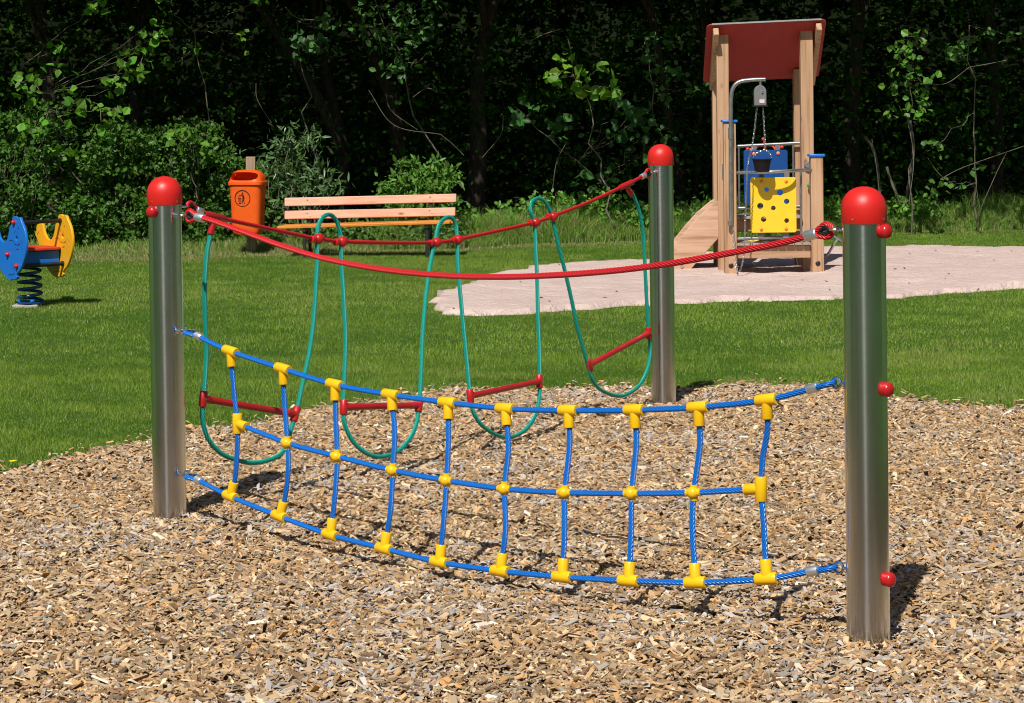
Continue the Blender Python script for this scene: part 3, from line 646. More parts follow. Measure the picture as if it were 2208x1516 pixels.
# ------------------------------------------------------------------ bench
bl, brt = at(604, 520, 26.62), at(978, 520, 26.45); bx = Vector((brt.x - bl.x, brt.y - bl.y, 0)).normalized(); bn = Vector((bx.y, -bx.x, 0))   # towards the viewer
bench = thing('park_bench', Vector((bl.x + brt.x, bl.y + brt.y, 0)) / 2, 'wooden park bench with two pink-brown back slats and an orange seat on black iron legs', 'bench')
def slat(pa, pb, hgt, th_, m, name, lean=.12):
    up = (Vector((0, 0, 1)) - bn * lean).normalized(); o = MB().beam(pa, pb, th_, hgt, up).build(name, m, bench, bevel=.006); return o
def bpt(px, py, off):                         # a point in the bench's own vertical plane, off metres towards the viewer
    A2 = Vector((bl.x, bl.y, 0)) + bn * off; return onplane(px, py, A2, A2 + bx)
def fix(o): return o
for ya, yb, xr in ((436, 427, 984), (464, 456.5, 982)):
    a, b2 = bpt(614, ya, -.18 if ya < 450 else -.15), bpt(xr, yb, -.18 if ya < 450 else -.15)
    s_ = MB().beam(a, b2, .035, .093, (Vector((0, 0, 1)) - bn * .15)).build('back_slat', M['slat'], bench, bevel=.007)
    for fx_ in (.14, .855):
        p = a.lerp(b2, fx_)
        for dx, dz in ((-.012, .02), (.022, -.016)): MB().lathe(p + bx * dx + Vector((0, 0, dz)) + bn * .016, bn, [(0, .009), (.004, .008), (.006, .003)], 12).build('bolt', M['shiny'], s_)
sa, sb_ = bpt(597, 491, .20), bpt(970, 480, .20)
for k in range(4):
    o2 = -bn * (.052 + k * .098); MB().beam(sa + o2 + (bx * .0 if k == 0 else bx * .02), sb_ + o2 + (bx * 0 if k == 0 else bx * .06), .088, .032).build('seat_slat', M['seat'], bench, bevel=.006)
seat_z = (sa.z + sb_.z) / 2
for fx_ in (.155, .865):
    p0 = sa.lerp(sb_, fx_); z = p0.z - .016; base = Vector((p0.x, p0.y, 0)); mb = MB()
    f_ = base - bn * .05; k_ = base - bn * .36
    mb.beam(f_ + Vector((0, 0, -.02)), f_ + Vector((0, 0, z - .02)), .034, .034, bn)
    mb.beam(k_ + Vector((0, 0, -.02)) - bn * .06, k_ + Vector((0, 0, z)), .034, .03, bn)
    mb.beam(f_ + bn * .03 + Vector((0, 0, z - .022)), k_ + Vector((0, 0, z - .022)), .038, .042)
    mb.beam(f_ + Vector((0, 0, z - .13)), k_ + Vector((0, 0, z - .03)), .028, .05)
    mb.beam(k_ + Vector((0, 0, z - .03)), base - bn * .405 + Vector((0, 0, z + .29)), .034, .028, bn)
    mb.build('leg_frame', M['iron'], bench, bevel=.004)

# ------------------------------------------------------------------ slide tower
DS, DT, DR = 23.0, 23.55, 24.05
tw = thing('play_tower', (at(1650, 590, DT).x, DT, 0), 'wooden play tower with a sloping red roof, yellow hole panel and short slide', 'play tower')
def vpost(x0, x1, ytop, d, name, m=None, zb=-.25):
    a, b2 = at(x0, 400, d), at(x1, 400, d); wd = (b2.x - a.x) / 2; xc = (a.x + b2.x) / 2; zt = at((x0 + x1) / 2, ytop, d).z
    lean = 0
    o = MB().box((xc, d + wd, (zt + zb) / 2), (wd, wd, (zt - zb) / 2)).build(name, m or M['wz'], tw, bevel=.008); return o, xc, zt, wd
o, xs, zs, ws = vpost(1561.5, 1588, 264, DS, 'short_post')
MB().box((xs, DS + ws, zs + .012), (ws + .016, ws + .016, .012)).build('post_cap', M['capblue'], o, bevel=.006)
MB().lathe((xs, DS + .002, .125), (0, -1, 0), [(0, .024), (.006, .024), (.010, .018)], 20).build('bolt_cover', M['black'], o)
o, xs2, zs2, ws2 = vpost(1748.5, 1775.5, 338, DS + .05, 'short_post')
MB().box((xs2, DS + .05 + ws2, zs2 + .012), (ws2 + .016, ws2 + .016, .012)).build('post_cap', M['capblue'], o, bevel=.006)
MB().lathe((xs2, DS + .052, .135), (0, -1, 0), [(0, .024), (.006, .024), (.010, .018)], 20).build('bolt_cover', M['black'], o)
o, xl, zl_, wl = vpost(1548, 1574, 67, DT, 'tall_post'); o, xr_, zr_, wr = vpost(1729, 1756, 60, DT, 'tall_post')
vpost(1538.5, 1564, 160, DR, 'tall_post'); vpost(1714, 1740, 148, DR, 'tall_post')
# roof panel with rounded corners, high edge towards the viewer
fl_, fr_ = at(1524, 53, 23.41), at(1782, 41, 23.41); rl_, rr2 = at(1514, 178, 24.22), at(1762, 165, 24.22)
exr = (fr_ - fl_); wdt = exr.length; eyr = ((rl_ - fl_) + (rr2 - fr_)) / 2; ln_ = eyr.length
me = curve_mesh([rrect(0, 0, wdt, ln_, .05)], .014, .003); up_ = exr.cross(eyr)
place_mesh(me, 'roof_panel', M['roof'], tw, fl_, exr, eyr - exr.normalized() * eyr.dot(exr.normalized()))
yn = (eyr - exr.normalized() * eyr.dot(exr.normalized())).normalized(); nn_ = exr.normalized().cross(yn)
if nn_.z > 0: nn_ = -nn_
# dark edge strip of the roof panel along its front edge
MB().beam(fl_ + exr.normalized() * .05 - nn_ * .0, fr_ - exr.normalized() * .05, .004, .018, nn_).build('roof_edge', M['grey'], tw)
for px_ in (1543, 1765):
    s_ = (at(px_, 55, 23.43).x - fl_.x) / exr.x; a = fl_ + exr * s_ + yn * .035 + nn_ * .058; b2 = fl_ + exr * s_ + yn * (ln_ + .01) + nn_ * .058
    MB().beam(a, b2, .055, .088, nn_).build('rafter', M['wz'], tw, bevel=.01)
def pipe(pts, r, name='rail', m=None, parent=tw, n=14): return MB().tube([Vector(p) for p in pts], r, n).build(name, m or M['galv'], parent, 40)
# rails of the front balustrade and the rear one
pipe(smooth([at(1587, 373, DS + .05), at(1610, 372, DS - .02), at(1650, 371, DS - .14), at(1700, 368.5, DS - .12), at(1730, 367, DS + .0), at(1749, 367, DS + .06)], .04), .0165)
pipe([at(1587, 515, DS + .06), at(1749, 510, DS + .08)], .0165); pipe([at(1727, 370, DS + .06), at(1727.5, 512, DS + .06)], .011)
pipe([at(1588, 315.5, DR - .05), at(1730, 308, DR - .05)], .0165); pipe([at(1588, 449, DR - .05), at(1730, 445, DR - .05)], .0165)
for x_ in (1593, 1710): pipe([at(x_, 312, DR - .05), at(x_ + 1, 448, DR - .05)], .011)
# yellow panel with holes
def panel(px0, py0, px1, py1, d, holes, m, name, cr=.02, thick=.014):
    o_ = at(px0, py1, d); e_ = at(px1, py1 - (px1 - px0) * .010, d); W_ = (e_ - o_).length; s_ = W_ / (px1 - px0); H_ = (py1 - py0) * s_
    lp = [rrect(0, 0, W_, H_, cr)] + [circle((hx - px0) * s_, (py1 - hy - (hx - px0) * .01) * s_, hr_, 24) for hx, hy, hr_ in holes]
    me = curve_mesh(lp, thick, .002); ob = place_mesh(me, name, m, tw, o_, e_ - o_, Vector((0, 0, 1))); return ob, o_, (e_ - o_).normalized(), s_
k_ = 4.7375; hz = lambda x_, y_, r_: (1440 + x_ / k_, 300 + y_ / k_, r_ / k_ * DS / F)
py_, o_, e_, s_ = panel(1619, 383, 1717.5, 502, DS + .02, [hz(1013, 513, 24), hz(1150, 545, 32), hz(1216, 636, 27), hz(946, 683, 31), hz(1080, 705, 24), hz(980, 818, 28), hz(1215, 833, 24)], M['pyel'], 'hole_panel')
for x_, y_ in ((955, 437), (1208, 430), (955, 922), (1208, 916)):
    p = at(1440 + x_ / k_, 300 + y_ / k_, DS + .012); MB().lathe(p, (0, -1, 0), [(0, .016), (.005, .016), (.010, .010), (.011, .004)], 16).build('bolt_cover', M['orscrew'], py_)
for x_, ya, yb in ((950, 955, 1010), (1205, 955, 1005), (955, 340, 400), (1215, 330, 390)):
    a, b2 = at(1440 + x_ / k_, 300 + ya / k_, DS + .05), at(1440 + x_ / k_, 300 + yb / k_, DS + .05); MB().beam(a, b2, .05, .010, Vector((0, -1, 0))).build('clamp', M['grey'], tw)
bp_, o_, e_, s_ = panel(1604.5, 324, 1699, 441, DR - .09, [], M['pblue'], 'blue_panel')
for x_, y_ in ((880, 152), (1127, 145)):
    p = at(1440 + x_ / k_, 300 + y_ / k_, DR - .098); MB().lathe(p, (0, -1, 0), [(0, .018), (.006, .018), (.012, .010), (.013, .004)], 16).build('bolt_cover', M['orscrew'], bp_)
for x_ in (877, 1120):
    a, b2 = at(1440 + x_ / k_, 300 + 60 / k_, DR - .06), at(1440 + x_ / k_, 300 + 125 / k_, DR - .06); MB().beam(a, b2, .05, .010, Vector((0, -1, 0))).build('clamp', M['grey'], tw)
# red steering wheel behind the blue panel
wc = at(1650, 327, DR + .02); sw = MB().tube([wc + Vector((.105 * math.cos(2 * math.pi * k / 32), .03 * math.sin(2 * math.pi * k / 32), .075 * math.sin(2 * math.pi * k / 32))) for k in range(32)], .012, 10, closed=True)
sw.cyl(at(1647, 300, DR + .02), at(1650, 320, DR + .02), .013, 10); sw.ball(at(1645.5, 300, DR + .02), .018, 12); sw.ball(at(1612, 322, DR + .02), .02, 12); sw.ball(at(1686, 317, DR + .02), .02, 12)
sw.cyl(at(1672, 321, DR + .02), at(1686, 317, DR + .02), .012, 10); sw.cyl(at(1612, 322, DR + .02), at(1628, 324, DR + .02), .012, 10)
sw.build('steering_wheel', M['rred'], tw)
# decks
zl2 = at(1650, 527, DS + .2).z; xa, xb = at(1587, 530, DS).x, at(1750, 530, DS).x
dk = MB()
for k in range(9): u0 = xa + (xb - xa) * k / 9; dk.box((u0 + (xb - xa) / 18, DS + .30, zl2 + .012), ((xb - xa) / 18 - .003, .28, .012))
dk.build('low_deck', M['deck'], tw, bevel=.003)
MB().box(((xa + xb) / 2, DS + .09, zl2 - .065), ((xb - xa) / 2, .022, .060)).build('deck_beam', M['wx'], tw, bevel=.005)
MB().box(((xa + xb) / 2, DS + .50, zl2 - .065), ((xb - xa) / 2, .022, .060)).build('deck_beam', M['wx'], tw, bevel=.005)
zh = at(1650, 470, DT + .1).z; xa2, xb2 = at(1574, 470, DT).x, at(1729, 470, DT).x; dk = MB()
for k in range(7): u0 = xa2 + (xb2 - xa2) * k / 7; dk.box((u0 + (xb2 - xa2) / 14, DT + .30, zh + .012), ((xb2 - xa2) / 14 - .003, .36, .012))
dk.build('high_deck', M['deck'], tw, bevel=.003)
MB().box(((xa2 + xb2) / 2, DT + .05, zh - .065), ((xb2 - xa2) / 2, .022, .064)).build('deck_beam', M['wx'], tw, bevel=.005)
for x_ in (1619, 1631): MB().ball(at(x_, 520, DS + .45), .03, 14, (1, 1, .75)).build('foothold', M['pyel'], tw)
# slide: wooden cheeks and a steel chute
sp_ = [(1550, 432), (1536, 441), (1510, 463), (1482, 494), (1462, 520), (1450, 540), (1446, 560), (1448, 584), (1457, 592), (1482, 590), (1500, 568), (1527, 538), (1550, 512)]
for dd in (DT + .06, DT + .52):
    pts = [at(a, b2, DT + .06) for a, b2 in sp_]; pts2 = [(p.x, p.z) for p in pts][::-1]
    me = curve_mesh([pts2], .04, .006); ob = place_mesh(me, 'slide_cheek', M['slide'], tw, (0, dd, 0), (1, 0, 0), (0, 0, 1))
    for x_, y_ in ((1470, 574), (1475, 584)):
        if dd < DT + .2: p = at(x_, y_, DT + .04); MB().lathe(p, (0, -1, 0), [(0, .018), (.008, .017), (.016, .010), (.018, .002)], 16).build('bolt', M['shiny'], ob)
ch = []
for a, b2 in ((1562, 452), (1545, 462), (1515, 487), (1490, 520), (1474, 548), (1462, 566), (1450, 573)):
    p = at(a, b2, DT + .06); ch.append((p.x, p.z))
mb = MB(); vs = []; fs = []
for i, (x_, z_) in enumerate(ch): vs += [(x_, DT + .08, z_), (x_, DT + .50, z_), (x_, DT + .08, z_ - .006), (x_, DT + .50, z_ - .006)]
for i in range(len(ch) - 1): q = i * 4; fs += [(q, q + 1, q + 5, q + 4), (q + 2, q + 6, q + 7, q + 3), (q, q + 4, q + 6, q + 2), (q + 1, q + 3, q + 7, q + 5)]
mb.add(vs, fs).build('chute', M['galv'], tw)
# arched climbing bar on the right
pipe(smooth([at(1718, 463, DT + .1), at(1735, 473, DT + .1), at(1752, 484, DT + .1), at(1780, 500, DT + .1), at(1803, 513, DT + .1), at(1815, 520, DT + .1)], .05), .0165, 'climbing_bar')
pipe(smooth([at(1806, 515, DT + .1), at(1796, 530, DT + .1), at(1787, 546, DT + .12), at(1776, 556, DT + .14), at(1768, 560, DT + .14)], .04), .013, 'climbing_bar')
MB().lathe(at(1741, 356, DT - .02), (0, -1, 0), [(0, .035), (.02, .035), (.03, .025)], 20).build('clamp', M['grey'], tw)
MB().ball(at(1746, 400, DT - .05), .026, 16).build('climbing_hold', M['green'], tw)
MB().box(at(1558.5, 368, DT - .006), (.007, .008, .075)).build('bracket', M['galv'], tw, bevel=.003)

# crane pipe, pulley box, chain and bucket
DC = DS - .05
cr_ = thing('crane_pipe', (at(1576, 480, DC).x, DC, 0), 'grey bent steel pipe with a pulley box on the front of the play tower', 'crane')
cp_ = [at(1575.5, 478, DC), at(1575.5, 300, DC), at(1576, 215, DC), at(1577.5, 200, DC), at(1582, 187, DC), at(1591, 178, DC), at(1604, 174, DC), at(1625, 172, DC), at(1650, 171, DC)]
MB().tube(cp_[:2] + smooth(cp_[2:], .02), .0195, 18).build('pipe', M['galv'], cr_)
MB().cyl(at(1575.5, 300, DC), at(1575.5, 276, DC), .024, 18).build('sleeve', M['galv'], cr_); MB().cyl(at(1574.5, 486, DC), at(1574.5, 476, DC), .024, 18).build('sleeve', M['galv'], cr_)
W_ = 26 * DC / F / 2; ph = (227 - 184) * DC / F; arch = [(-W_, 0), (W_, 0), (W_, ph - W_)] + [(W_ * math.cos(R(a)), ph - W_ + W_ * 1.05 * math.sin(R(a))) for a in range(15, 180, 15)] + [(-W_, ph - W_)]
pb = at(1639, 227.5, DC); pbx = place_mesh(curve_mesh([arch], .07, .005), 'pulley_box', M['grey'], cr_, pb, (1, 0, 0), (0, 0, 1))
MB().box(pb + Vector((0, 0, -.004)), (W_ + .010, .045, .006)).build('flange', M['black'], pbx)
MB().box(at(1643, 218.5, DC - .037), (.024, .0015, .018)).build('sticker', M['sticker'], pbx)
MB().lathe(at(1643.5, 198, DC - .035), (0, -1, 0), [(0, .010), (.014, .010), (.018, .006)], 12).build('bolt', M['shiny'], pbx)
MB().cyl(at(1639.5, 186, DC), at(1639.5, 172, DC), .011, 12).build('hanger', M['galv'], cr_)
def chain(pts, name, parent, lk=.026):
    P = smooth(pts, .004); mb = MB(); acc = 0; last = P[0]; i = 0; seg = [P[0]]
    for p in P[1:]:
        acc += (p - last).length; last = p
        if acc >= lk * .76: seg.append(p); acc = 0
    for j, (a, b2) in enumerate(zip(seg, seg[1:])):
        c_ = (a + b2) / 2; d = (b2 - a).normalized(); x_, u_, _ = frame(d, Vector((0, -1, 0))); s_ = (x_ + u_ * (1 if j % 2 else -1)) * .7071
        mb.tube([c_ + d * (lk / 2 * math.cos(2 * math.pi * k / 10)) + s_ * (lk * .30 * math.sin(2 * math.pi * k / 10)) for k in range(10)], .0028, 5, closed=True)
    return mb.build(name, M['galv'], parent)
chain([at(1632, 232, DC), at(1627, 280, DC), at(1621, 320, DC), at(1614, 345, DC - .16), at(1611, 372, DC - .19), at(1608.5, 440, DC - .17), at(1606, 500, DC - .13), at(1604, 550, DC - .12), at(1598, 577, DC - .11), at(1593, 588, DC - .1), at(1588, 578, DC - .08), at(1584, 540, DC - .04), at(1580, 490, DC), at(1576, 478, DC)], 'chain', cr_)
chain([at(1645, 232, DC), at(1648, 280, DC - .05), at(1650, 318, DC - .1)], 'chain', cr_)
bk = thing('bucket', at(1643, 345, DC - .1), 'small black rubber bucket hanging on a chain inside the play tower', 'bucket')
zt_, zb_ = at(1643, 343, DC - .1), at(1643, 368, DC - .1); rt = 20 * DC / F; rbb = 15.5 * DC / F; hh = zt_.z - zb_.z
MB().lathe(zb_, (0, 0, 1), [(0, rbb), (hh * .5, (rbb + rt) / 2), (hh - .012, rt), (hh - .010, rt * 1.08), (hh, rt * 1.08), (hh, rt * .94), (.01, rbb * .92)], 28).build('pail', M['rubber'], bk)
chain([at(1650, 322, DC - .1), at(1640, 327, DC - .1), at(1629, 333, DC - .1), at(1624, 343, DC - .1)], 'chain', bk, .02); chain([at(1650, 322, DC - .1), at(1657, 328, DC - .1), at(1662, 336, DC - .1), at(1663, 343, DC - .1)], 'chain', bk, .02)

# ------------------------------------------------------------------ spring rocker
rc_ = gr(66, 661); D0 = rc_.y
rk = thing('spring_rocker', rc_, 'seal-shaped spring rocker with one blue and one yellow side panel and a red seat', 'spring rocker')
kz = 1516 / 260.0; Z3 = lambda x_, y_, d: at(x_ / kz, 430 + y_ / kz, d)
na = Vector((.80, .60, 0)); aa_ = Vector((.60, -.80, 0))      # across the rocker (blue to yellow), tail to head
# outline in the yellow panel's own plane: px offsets straightened to metres
yc = Z3(700, 600, D0 + .14)
def on_panel(x_, y_, org):
    a, b2 = ray(x_ / kz, 430 + y_ / kz); d = (na.x * org.x + na.y * org.y) / (na.x * a + na.y); return Vector((a * d, d, HC + b2 * d))
outl = [(748, 200), (765, 187), (790, 188), (803, 202), (815, 205), (835, 198), (852, 208), (860, 245), (885, 300), (908, 370), (922, 450), (926, 530), (922, 610), (905, 700), (878, 790), (850, 850), (815, 890), (800, 915), (808, 940), (800, 965), (770, 978), (745, 970), (725, 985), (700, 970), (680, 962),
        (640, 915), (590, 840), (550, 760), (520, 680), (505, 600), (495, 540), (478, 490), (458, 450), (458, 410), (472, 380), (472, 340), (482, 315), (505, 305), (540, 300), (553, 320), (560, 370), (575, 430), (600, 480), (630, 508), (660, 500), (685, 460), (700, 390), (712, 310), (735, 280), (745, 250)]
# mirror copies: true head ends towards the camera
py3 = [on_panel(x_, y_, yc) for x_, y_ in outl]
def panel_shape(shift, m, name):
    pts = [((p - yc).dot(aa_), p.z - yc.z) for p in py3]
    area = sum(a[0] * b2[1] - b2[0] * a[1] for a, b2 in zip(pts, pts[1:] + pts[:1]))
    if area < 0: pts = pts[::-1]
    eye_ = (((on_panel(802, 462, yc) - yc).dot(aa_)), on_panel(802, 462, yc).z - yc.z)
    me = curve_mesh([pts, circle(eye_[0], eye_[1], .020, 16)], .024, .005)
    return place_mesh(me, name, m, rk, yc + shift, aa_, (0, 0, 1)), yc + shift
yp, yo = panel_shape(Vector((0, 0, 0)), M['ryel'], 'side_panel'); sep = .43
bpn, bo = panel_shape(-na * sep + Vector((0, 0, .0)), M['rblue'], 'side_panel')
# carved lines of muzzle, whiskers and flipper
def grooves(parent, org, dx, dy, m):
    segs = [[(765, 515), (785, 535), (800, 530), (815, 545), (835, 535), (850, 515)], [(795, 570), (800, 590), (815, 598), (828, 585)], [(862, 490), (880, 510), (888, 530)], [(850, 540), (870, 570), (882, 600)],
            [(765, 495), (740, 480), (715, 490)], [(820, 345), (830, 325), (815, 300)], [(785, 360), (780, 400)], [(810, 380), (815, 410)], [(700, 900), (715, 915), (735, 905), (750, 915), (775, 890)], [(745, 770), (760, 800), (765, 850)], [(480, 380), (485, 440), (505, 400)]]
    mb = MB()
    for sg in segs:
        P = []
        for x_, y_ in sg:
            p = on_panel(x_, y_, yc); P.append(org + aa_ * (p - yc).dot(aa_) + Vector((0, 0, p.z - yc.z)) - na * .0125)
        mb.tube(smooth(P, .02), .0035, 6)
    mb.build('carved_lines', m, parent)
M['groove_y'] = plastic('yellow_groove', (.42, .17, .01), .5); M['groove_b'] = plastic('blue_groove', (.004, .05, .26), .5)
grooves(yp, yo, 0, 0, M['groove_y']); grooves(bpn, bo, 0, 0, M['groove_b'])
def pl(org, x_, y_):       # a point given on the yellow panel's drawing, on the panel at org
    p = on_panel(x_, y_, yc); return org + aa_ * (p - yc).dot(aa_) + Vector((0, 0, p.z - yc.z))
for (x_, y_) in ((773, 262), (695, 660), (812, 805)):
    MB().ball(pl(bo, x_, y_) - na * .02, .021, 16).build('knob', M['knob'], bpn)
for (x_, y_), r_ in (((780, 268), .0165), ((812, 805), .0165)):
    mb = MB().cyl(pl(bo, x_, y_) + na * .01, pl(yo, x_, y_) - na * .012, r_, 16); mb.lathe(pl(yo, x_, y_) - na * .03, na, [(0, r_ * 1.35), (.018, r_ * 1.35)], 16); mb.build('bar', M['black'], rk)
scz = Z3(520, 618, D0).z; sc_ = (bo + yo) / 2; sc_ = Vector((sc_.x, sc_.y, scz))
me = curve_mesh([rrect(-.24, -sep / 2 + .014, .15, sep / 2 - .014, .04)], .022, .004); place_mesh(me, 'seat', M['rred'], rk, sc_ + Vector((0, 0, 0)), aa_, -na if aa_.cross(-na).z > 0 else na)
MB().box(sc_ + Vector((0, 0, -.085)) - aa_ * .02, (.13, sep / 2 - .02, .07), (aa_, na, Vector((0, 0, 1)))).build('seat_box', M['spring'] if False else M['rblue'], rk, bevel=.006)
z0s, z1s = .05, scz - .16; cs = Vector((rc_.x, rc_.y, 0)); cpt = []
cen1 = Vector((sc_.x, sc_.y, 0)) - aa_ * .0
for k in range(0, int(4.5 * 28) + 1):
    t = k / 28; f_ = k / (4.5 * 28); c_ = cs.lerp(Vector((at(62, 575, D0).x, D0, 0)), f_); r_ = .096
    cpt.append(c_ + Vector((r_ * math.cos(2 * math.pi * t), r_ * math.sin(2 * math.pi * t), z0s + (z1s - z0s) * f_)))
MB().tube(cpt, .0135, 12).build('spring', M['spring'], rk)
MB().box((rc_.x - .03, rc_.y, .004), (.11, .11, .02)).build('base_block', M['concrete'], rk, bevel=.01)
mb = MB().lathe((rc_.x, rc_.y, .03), (0, 0, 1), [(0, .115), (.010, .115), (.014, .10)], 28); mb.build('base_plate', M['spring'], rk)
for a in (200, 290, 20): MB().ball((rc_.x + .095 * math.cos(R(a)), rc_.y + .095 * math.sin(R(a)), .052), .02, 10, (1, 1, .7)).build('base_bolt', M['rblue'], rk)

# ------------------------------------------------------------------ the wood: leaves, trunks, shrubs
def leaves(c, size, asp, tint, up=.55, six=True, droop=None):
    """leaf blades at the points c; normals favour the open side (towards the lawn) and up"""
    n = len(c); nr = unit(rng.normal(0, 1, (n, 3)) + np.array([0, -.75, up])); d = unit(np.cross(nr, unit(rng.normal(0, 1, (n, 3))) )); s = np.cross(nr, d)
    Ls = size * rng.uniform(.6, 1.25, n); W = Ls * asp * rng.uniform(.85, 1.15, n); Lv, Wv = Ls[:, None], W[:, None]
    b_ = c; f_ = (.12 * Wv) * nr
    V = np.stack([b_, b_ + d * Lv * .35 + s * Wv * .5 + f_, b_ + d * Lv * .75 + s * Wv * .33 + f_, b_ + d * Lv, b_ + d * Lv * .75 - s * Wv * .33 + f_, b_ + d * Lv * .35 - s * Wv * .5 + f_], 1)
    V = V.reshape(-1, 3); o = (np.arange(n) * 6)[:, None, None]
    Fc = (np.array([[0, 1, 2, 3], [0, 3, 4, 5]])[None] + o).reshape(-1, 4)
    return V, Fc, np.repeat(tint, 6, 0)
def leaf_obj(name, c, size, asp, col, var=.3, m='leaf', parent=None, **k):
    n = len(c); t = np.array(col) * rng.uniform(1 - var, 1 + var, (n, 1)) * (1 + rng.normal(0, .08, (n, 3)))
    V, Fc, tt = leaves(c, size, asp, np.clip(t, .001, .8), **k)
    if parent is not None: V = V - np.array(parent_world(parent))
    o = npmesh(name, V, Fc, tt, M[m]); o.parent = parent; return o
def clumps(boxes, n_cl, per, rad):
    sd_ = int(rng.integers(1000))
    """leaf points in clumps; boxes = list of (x0,x1,y0,y1,z0,z1)"""
    out = []
    for (x0, x1, y0, y1, z0, z1), w_ in boxes:
        k = int(n_cl * w_); cc = np.stack([rng.uniform(x0, x1, k), rng.uniform(y0, y1, k), rng.uniform(z0, z1, k)], 1)
        cc[:, 2] = z0 + (cc[:, 2] - z0) * (.55 + .75 * vnoise(cc[:, 0], cc[:, 1] * .3, .38, sd_)); cc = np.repeat(cc, per, 0); rr_ = rng.uniform(.4, 1.2, k).repeat(per)[:, None] * rad
        out.append(cc + rng.normal(0, 1, cc.shape) * rr_ * np.array([1, .7, .55]))
    return np.concatenate(out)
def limb(a, b, r0, r1, wob=.04, n=8, seed=0):
    r_ = random.Random(seed); a, b = Vector(a), Vector(b); P = []
    for k in range(n + 1):
        t = k / n; j = math.sin(math.pi * t); P.append(a.lerp(b, t) + Vector((r_.uniform(-wob, wob), r_.uniform(-wob, wob), r_.uniform(-wob, wob) * .5)) * j)
    return P, [r0 + (r1 - r0) * k / n for k in range(n + 1)]
def pxline(pts, d, wob=0.0): return smooth([at(x_, y_, d) for x_, y_ in pts], .12)

# trees of the edge: trunk drawn to the picture, crown overhead
TREES = [  # trunk points (px, py), depth, radius, label
    ([(120, 560), (115, 300), (95, 100), (60, -200)], 30.8, .10, 'dark trunk deep behind the dense bushes above the spring rocker'),
    ([(300, 560), (292, 300), (300, 100), (330, -200)], 31.5, .09, 'dark upright trunk deep in the wood behind the leftmost steel post'),
    ([(742, 470), (742, 400), (735, 330), (700, 240), (650, 150), (590, 60), (520, -60), (440, -220)], 30.6, .075, 'slender trunk leaning left behind the bench, forking from its neighbour'),
    ([(748, 470), (744, 400), (737, 300), (715, 210), (695, 120), (680, 40), (672, -80), (665, -220)], 31.0, .07, 'slender nearly upright trunk behind the bench'),
    ([(880, 470), (850, 250), (835, 190), (800, 110), (780, 50), (765, -20), (740, -200)], 30.9, .10, 'brown flaking trunk leaning left above the right half of the bench'),
    ([(1022, 480), (1028, 400), (1032, 300), (1030, 160), (1050, 60), (1075, -60), (1090, -220)], 30.6, .115, 'grey forked trunk standing just right of the bench'),
    ([(1478, 520), (1465, 400), (1440, 250), (1425, 150), (1400, 0), (1380, -220)], 31.2, .07, 'thin leaning trunk behind the farthest steel post'),
    ([(1498, 520), (1505, 300), (1515, 120), (1512, -220)], 32.0, .05, 'thin straight pole-like trunk left of the slide tower'),
    ([(1845, 520), (1835, 300), (1845, 100), (1870, -220)], 31.8, .13, 'dark thick trunk just right of the slide tower roof'),
    ([(2140, 520), (2150, 300), (2138, 100), (2120, -220)], 32.2, .10, 'dark trunk in the right corner of the wood')]
def np3(v): return np.array([v.x, v.y, v.z])
for i, (pts, d, r_, lab) in enumerate(TREES):
    base = at(pts[0][0], pts[0][1], d); base.z = 0; t = thing('tree', base, lab, 'tree', 'trees of the wood behind the lawn')
    P = [base + Vector((0, 0, -.05))] + pxline(pts, d); top_ = P[-1]; P += [top_ + (P[-1] - P[-3]).normalized() * .9, top_ + Vector((.1, 0, 3.2))]
    mb = MB().tube(P, [r_ * (1.15 - .75 * k / len(P)) for k in range(len(P))], 12)
    for k in range(7):
        a = P[int(len(P) * (.55 + .06 * k))] if k < 7 else top_; e = top_ + Vector((random.uniform(-1.6, 1.6), random.uniform(-2.6, 1.2), random.uniform(.6, 2.4)))
        LP, LR = limb(a, e, r_ * .45, .012, .12, 8, i * 20 + k); mb.tube(LP, LR, 7)
    mb.build('trunk', M['bark'], t, 80)
    # crown: flattened cloud of leaf clumps, reaching out over the edge of the lawn
    k = 300; cx_ = top_.x; per = 26; fy0 = 27.15 if cx_ < -1.7 else (26.75 if cx_ < 2.6 else 27.7)
    cc = np.stack([rng.uniform(-1.6, 1.6, k) + cx_, rng.uniform(fy0, 33.5, k), 3.45 + 3.0 * rng.random(k) ** 1.3], 1)
    cc = np.repeat(cc, per, 0); c = cc + rng.normal(0, 1, cc.shape) * np.array([.42, .35, .22])
    c = c[c[:, 2] > HC + .0415 * c[:, 1] + .03]
    leaf_obj('crown', c, .125, .72, (.045, .10, .022), .35, 'leaf', t)
# a few more crowns further back so no daylight reaches in (one dark wood behind)
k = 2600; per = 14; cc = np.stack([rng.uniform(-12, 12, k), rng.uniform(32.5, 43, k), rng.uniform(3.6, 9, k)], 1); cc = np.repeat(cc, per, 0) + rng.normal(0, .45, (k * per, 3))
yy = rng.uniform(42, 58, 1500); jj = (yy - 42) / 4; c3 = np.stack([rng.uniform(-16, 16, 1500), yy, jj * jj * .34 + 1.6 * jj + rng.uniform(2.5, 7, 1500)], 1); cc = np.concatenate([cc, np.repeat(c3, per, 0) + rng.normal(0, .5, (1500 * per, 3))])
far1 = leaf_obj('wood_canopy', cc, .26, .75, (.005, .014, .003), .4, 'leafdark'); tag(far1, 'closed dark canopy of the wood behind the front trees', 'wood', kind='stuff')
k = 1300; per = 16; cc = np.stack([rng.uniform(-10.5, 10.5, k), rng.uniform(32.5, 41, k), rng.uniform(0, 3.6, k)], 1); cc = np.repeat(cc, per, 0) + rng.normal(0, .3, (k * per, 3))
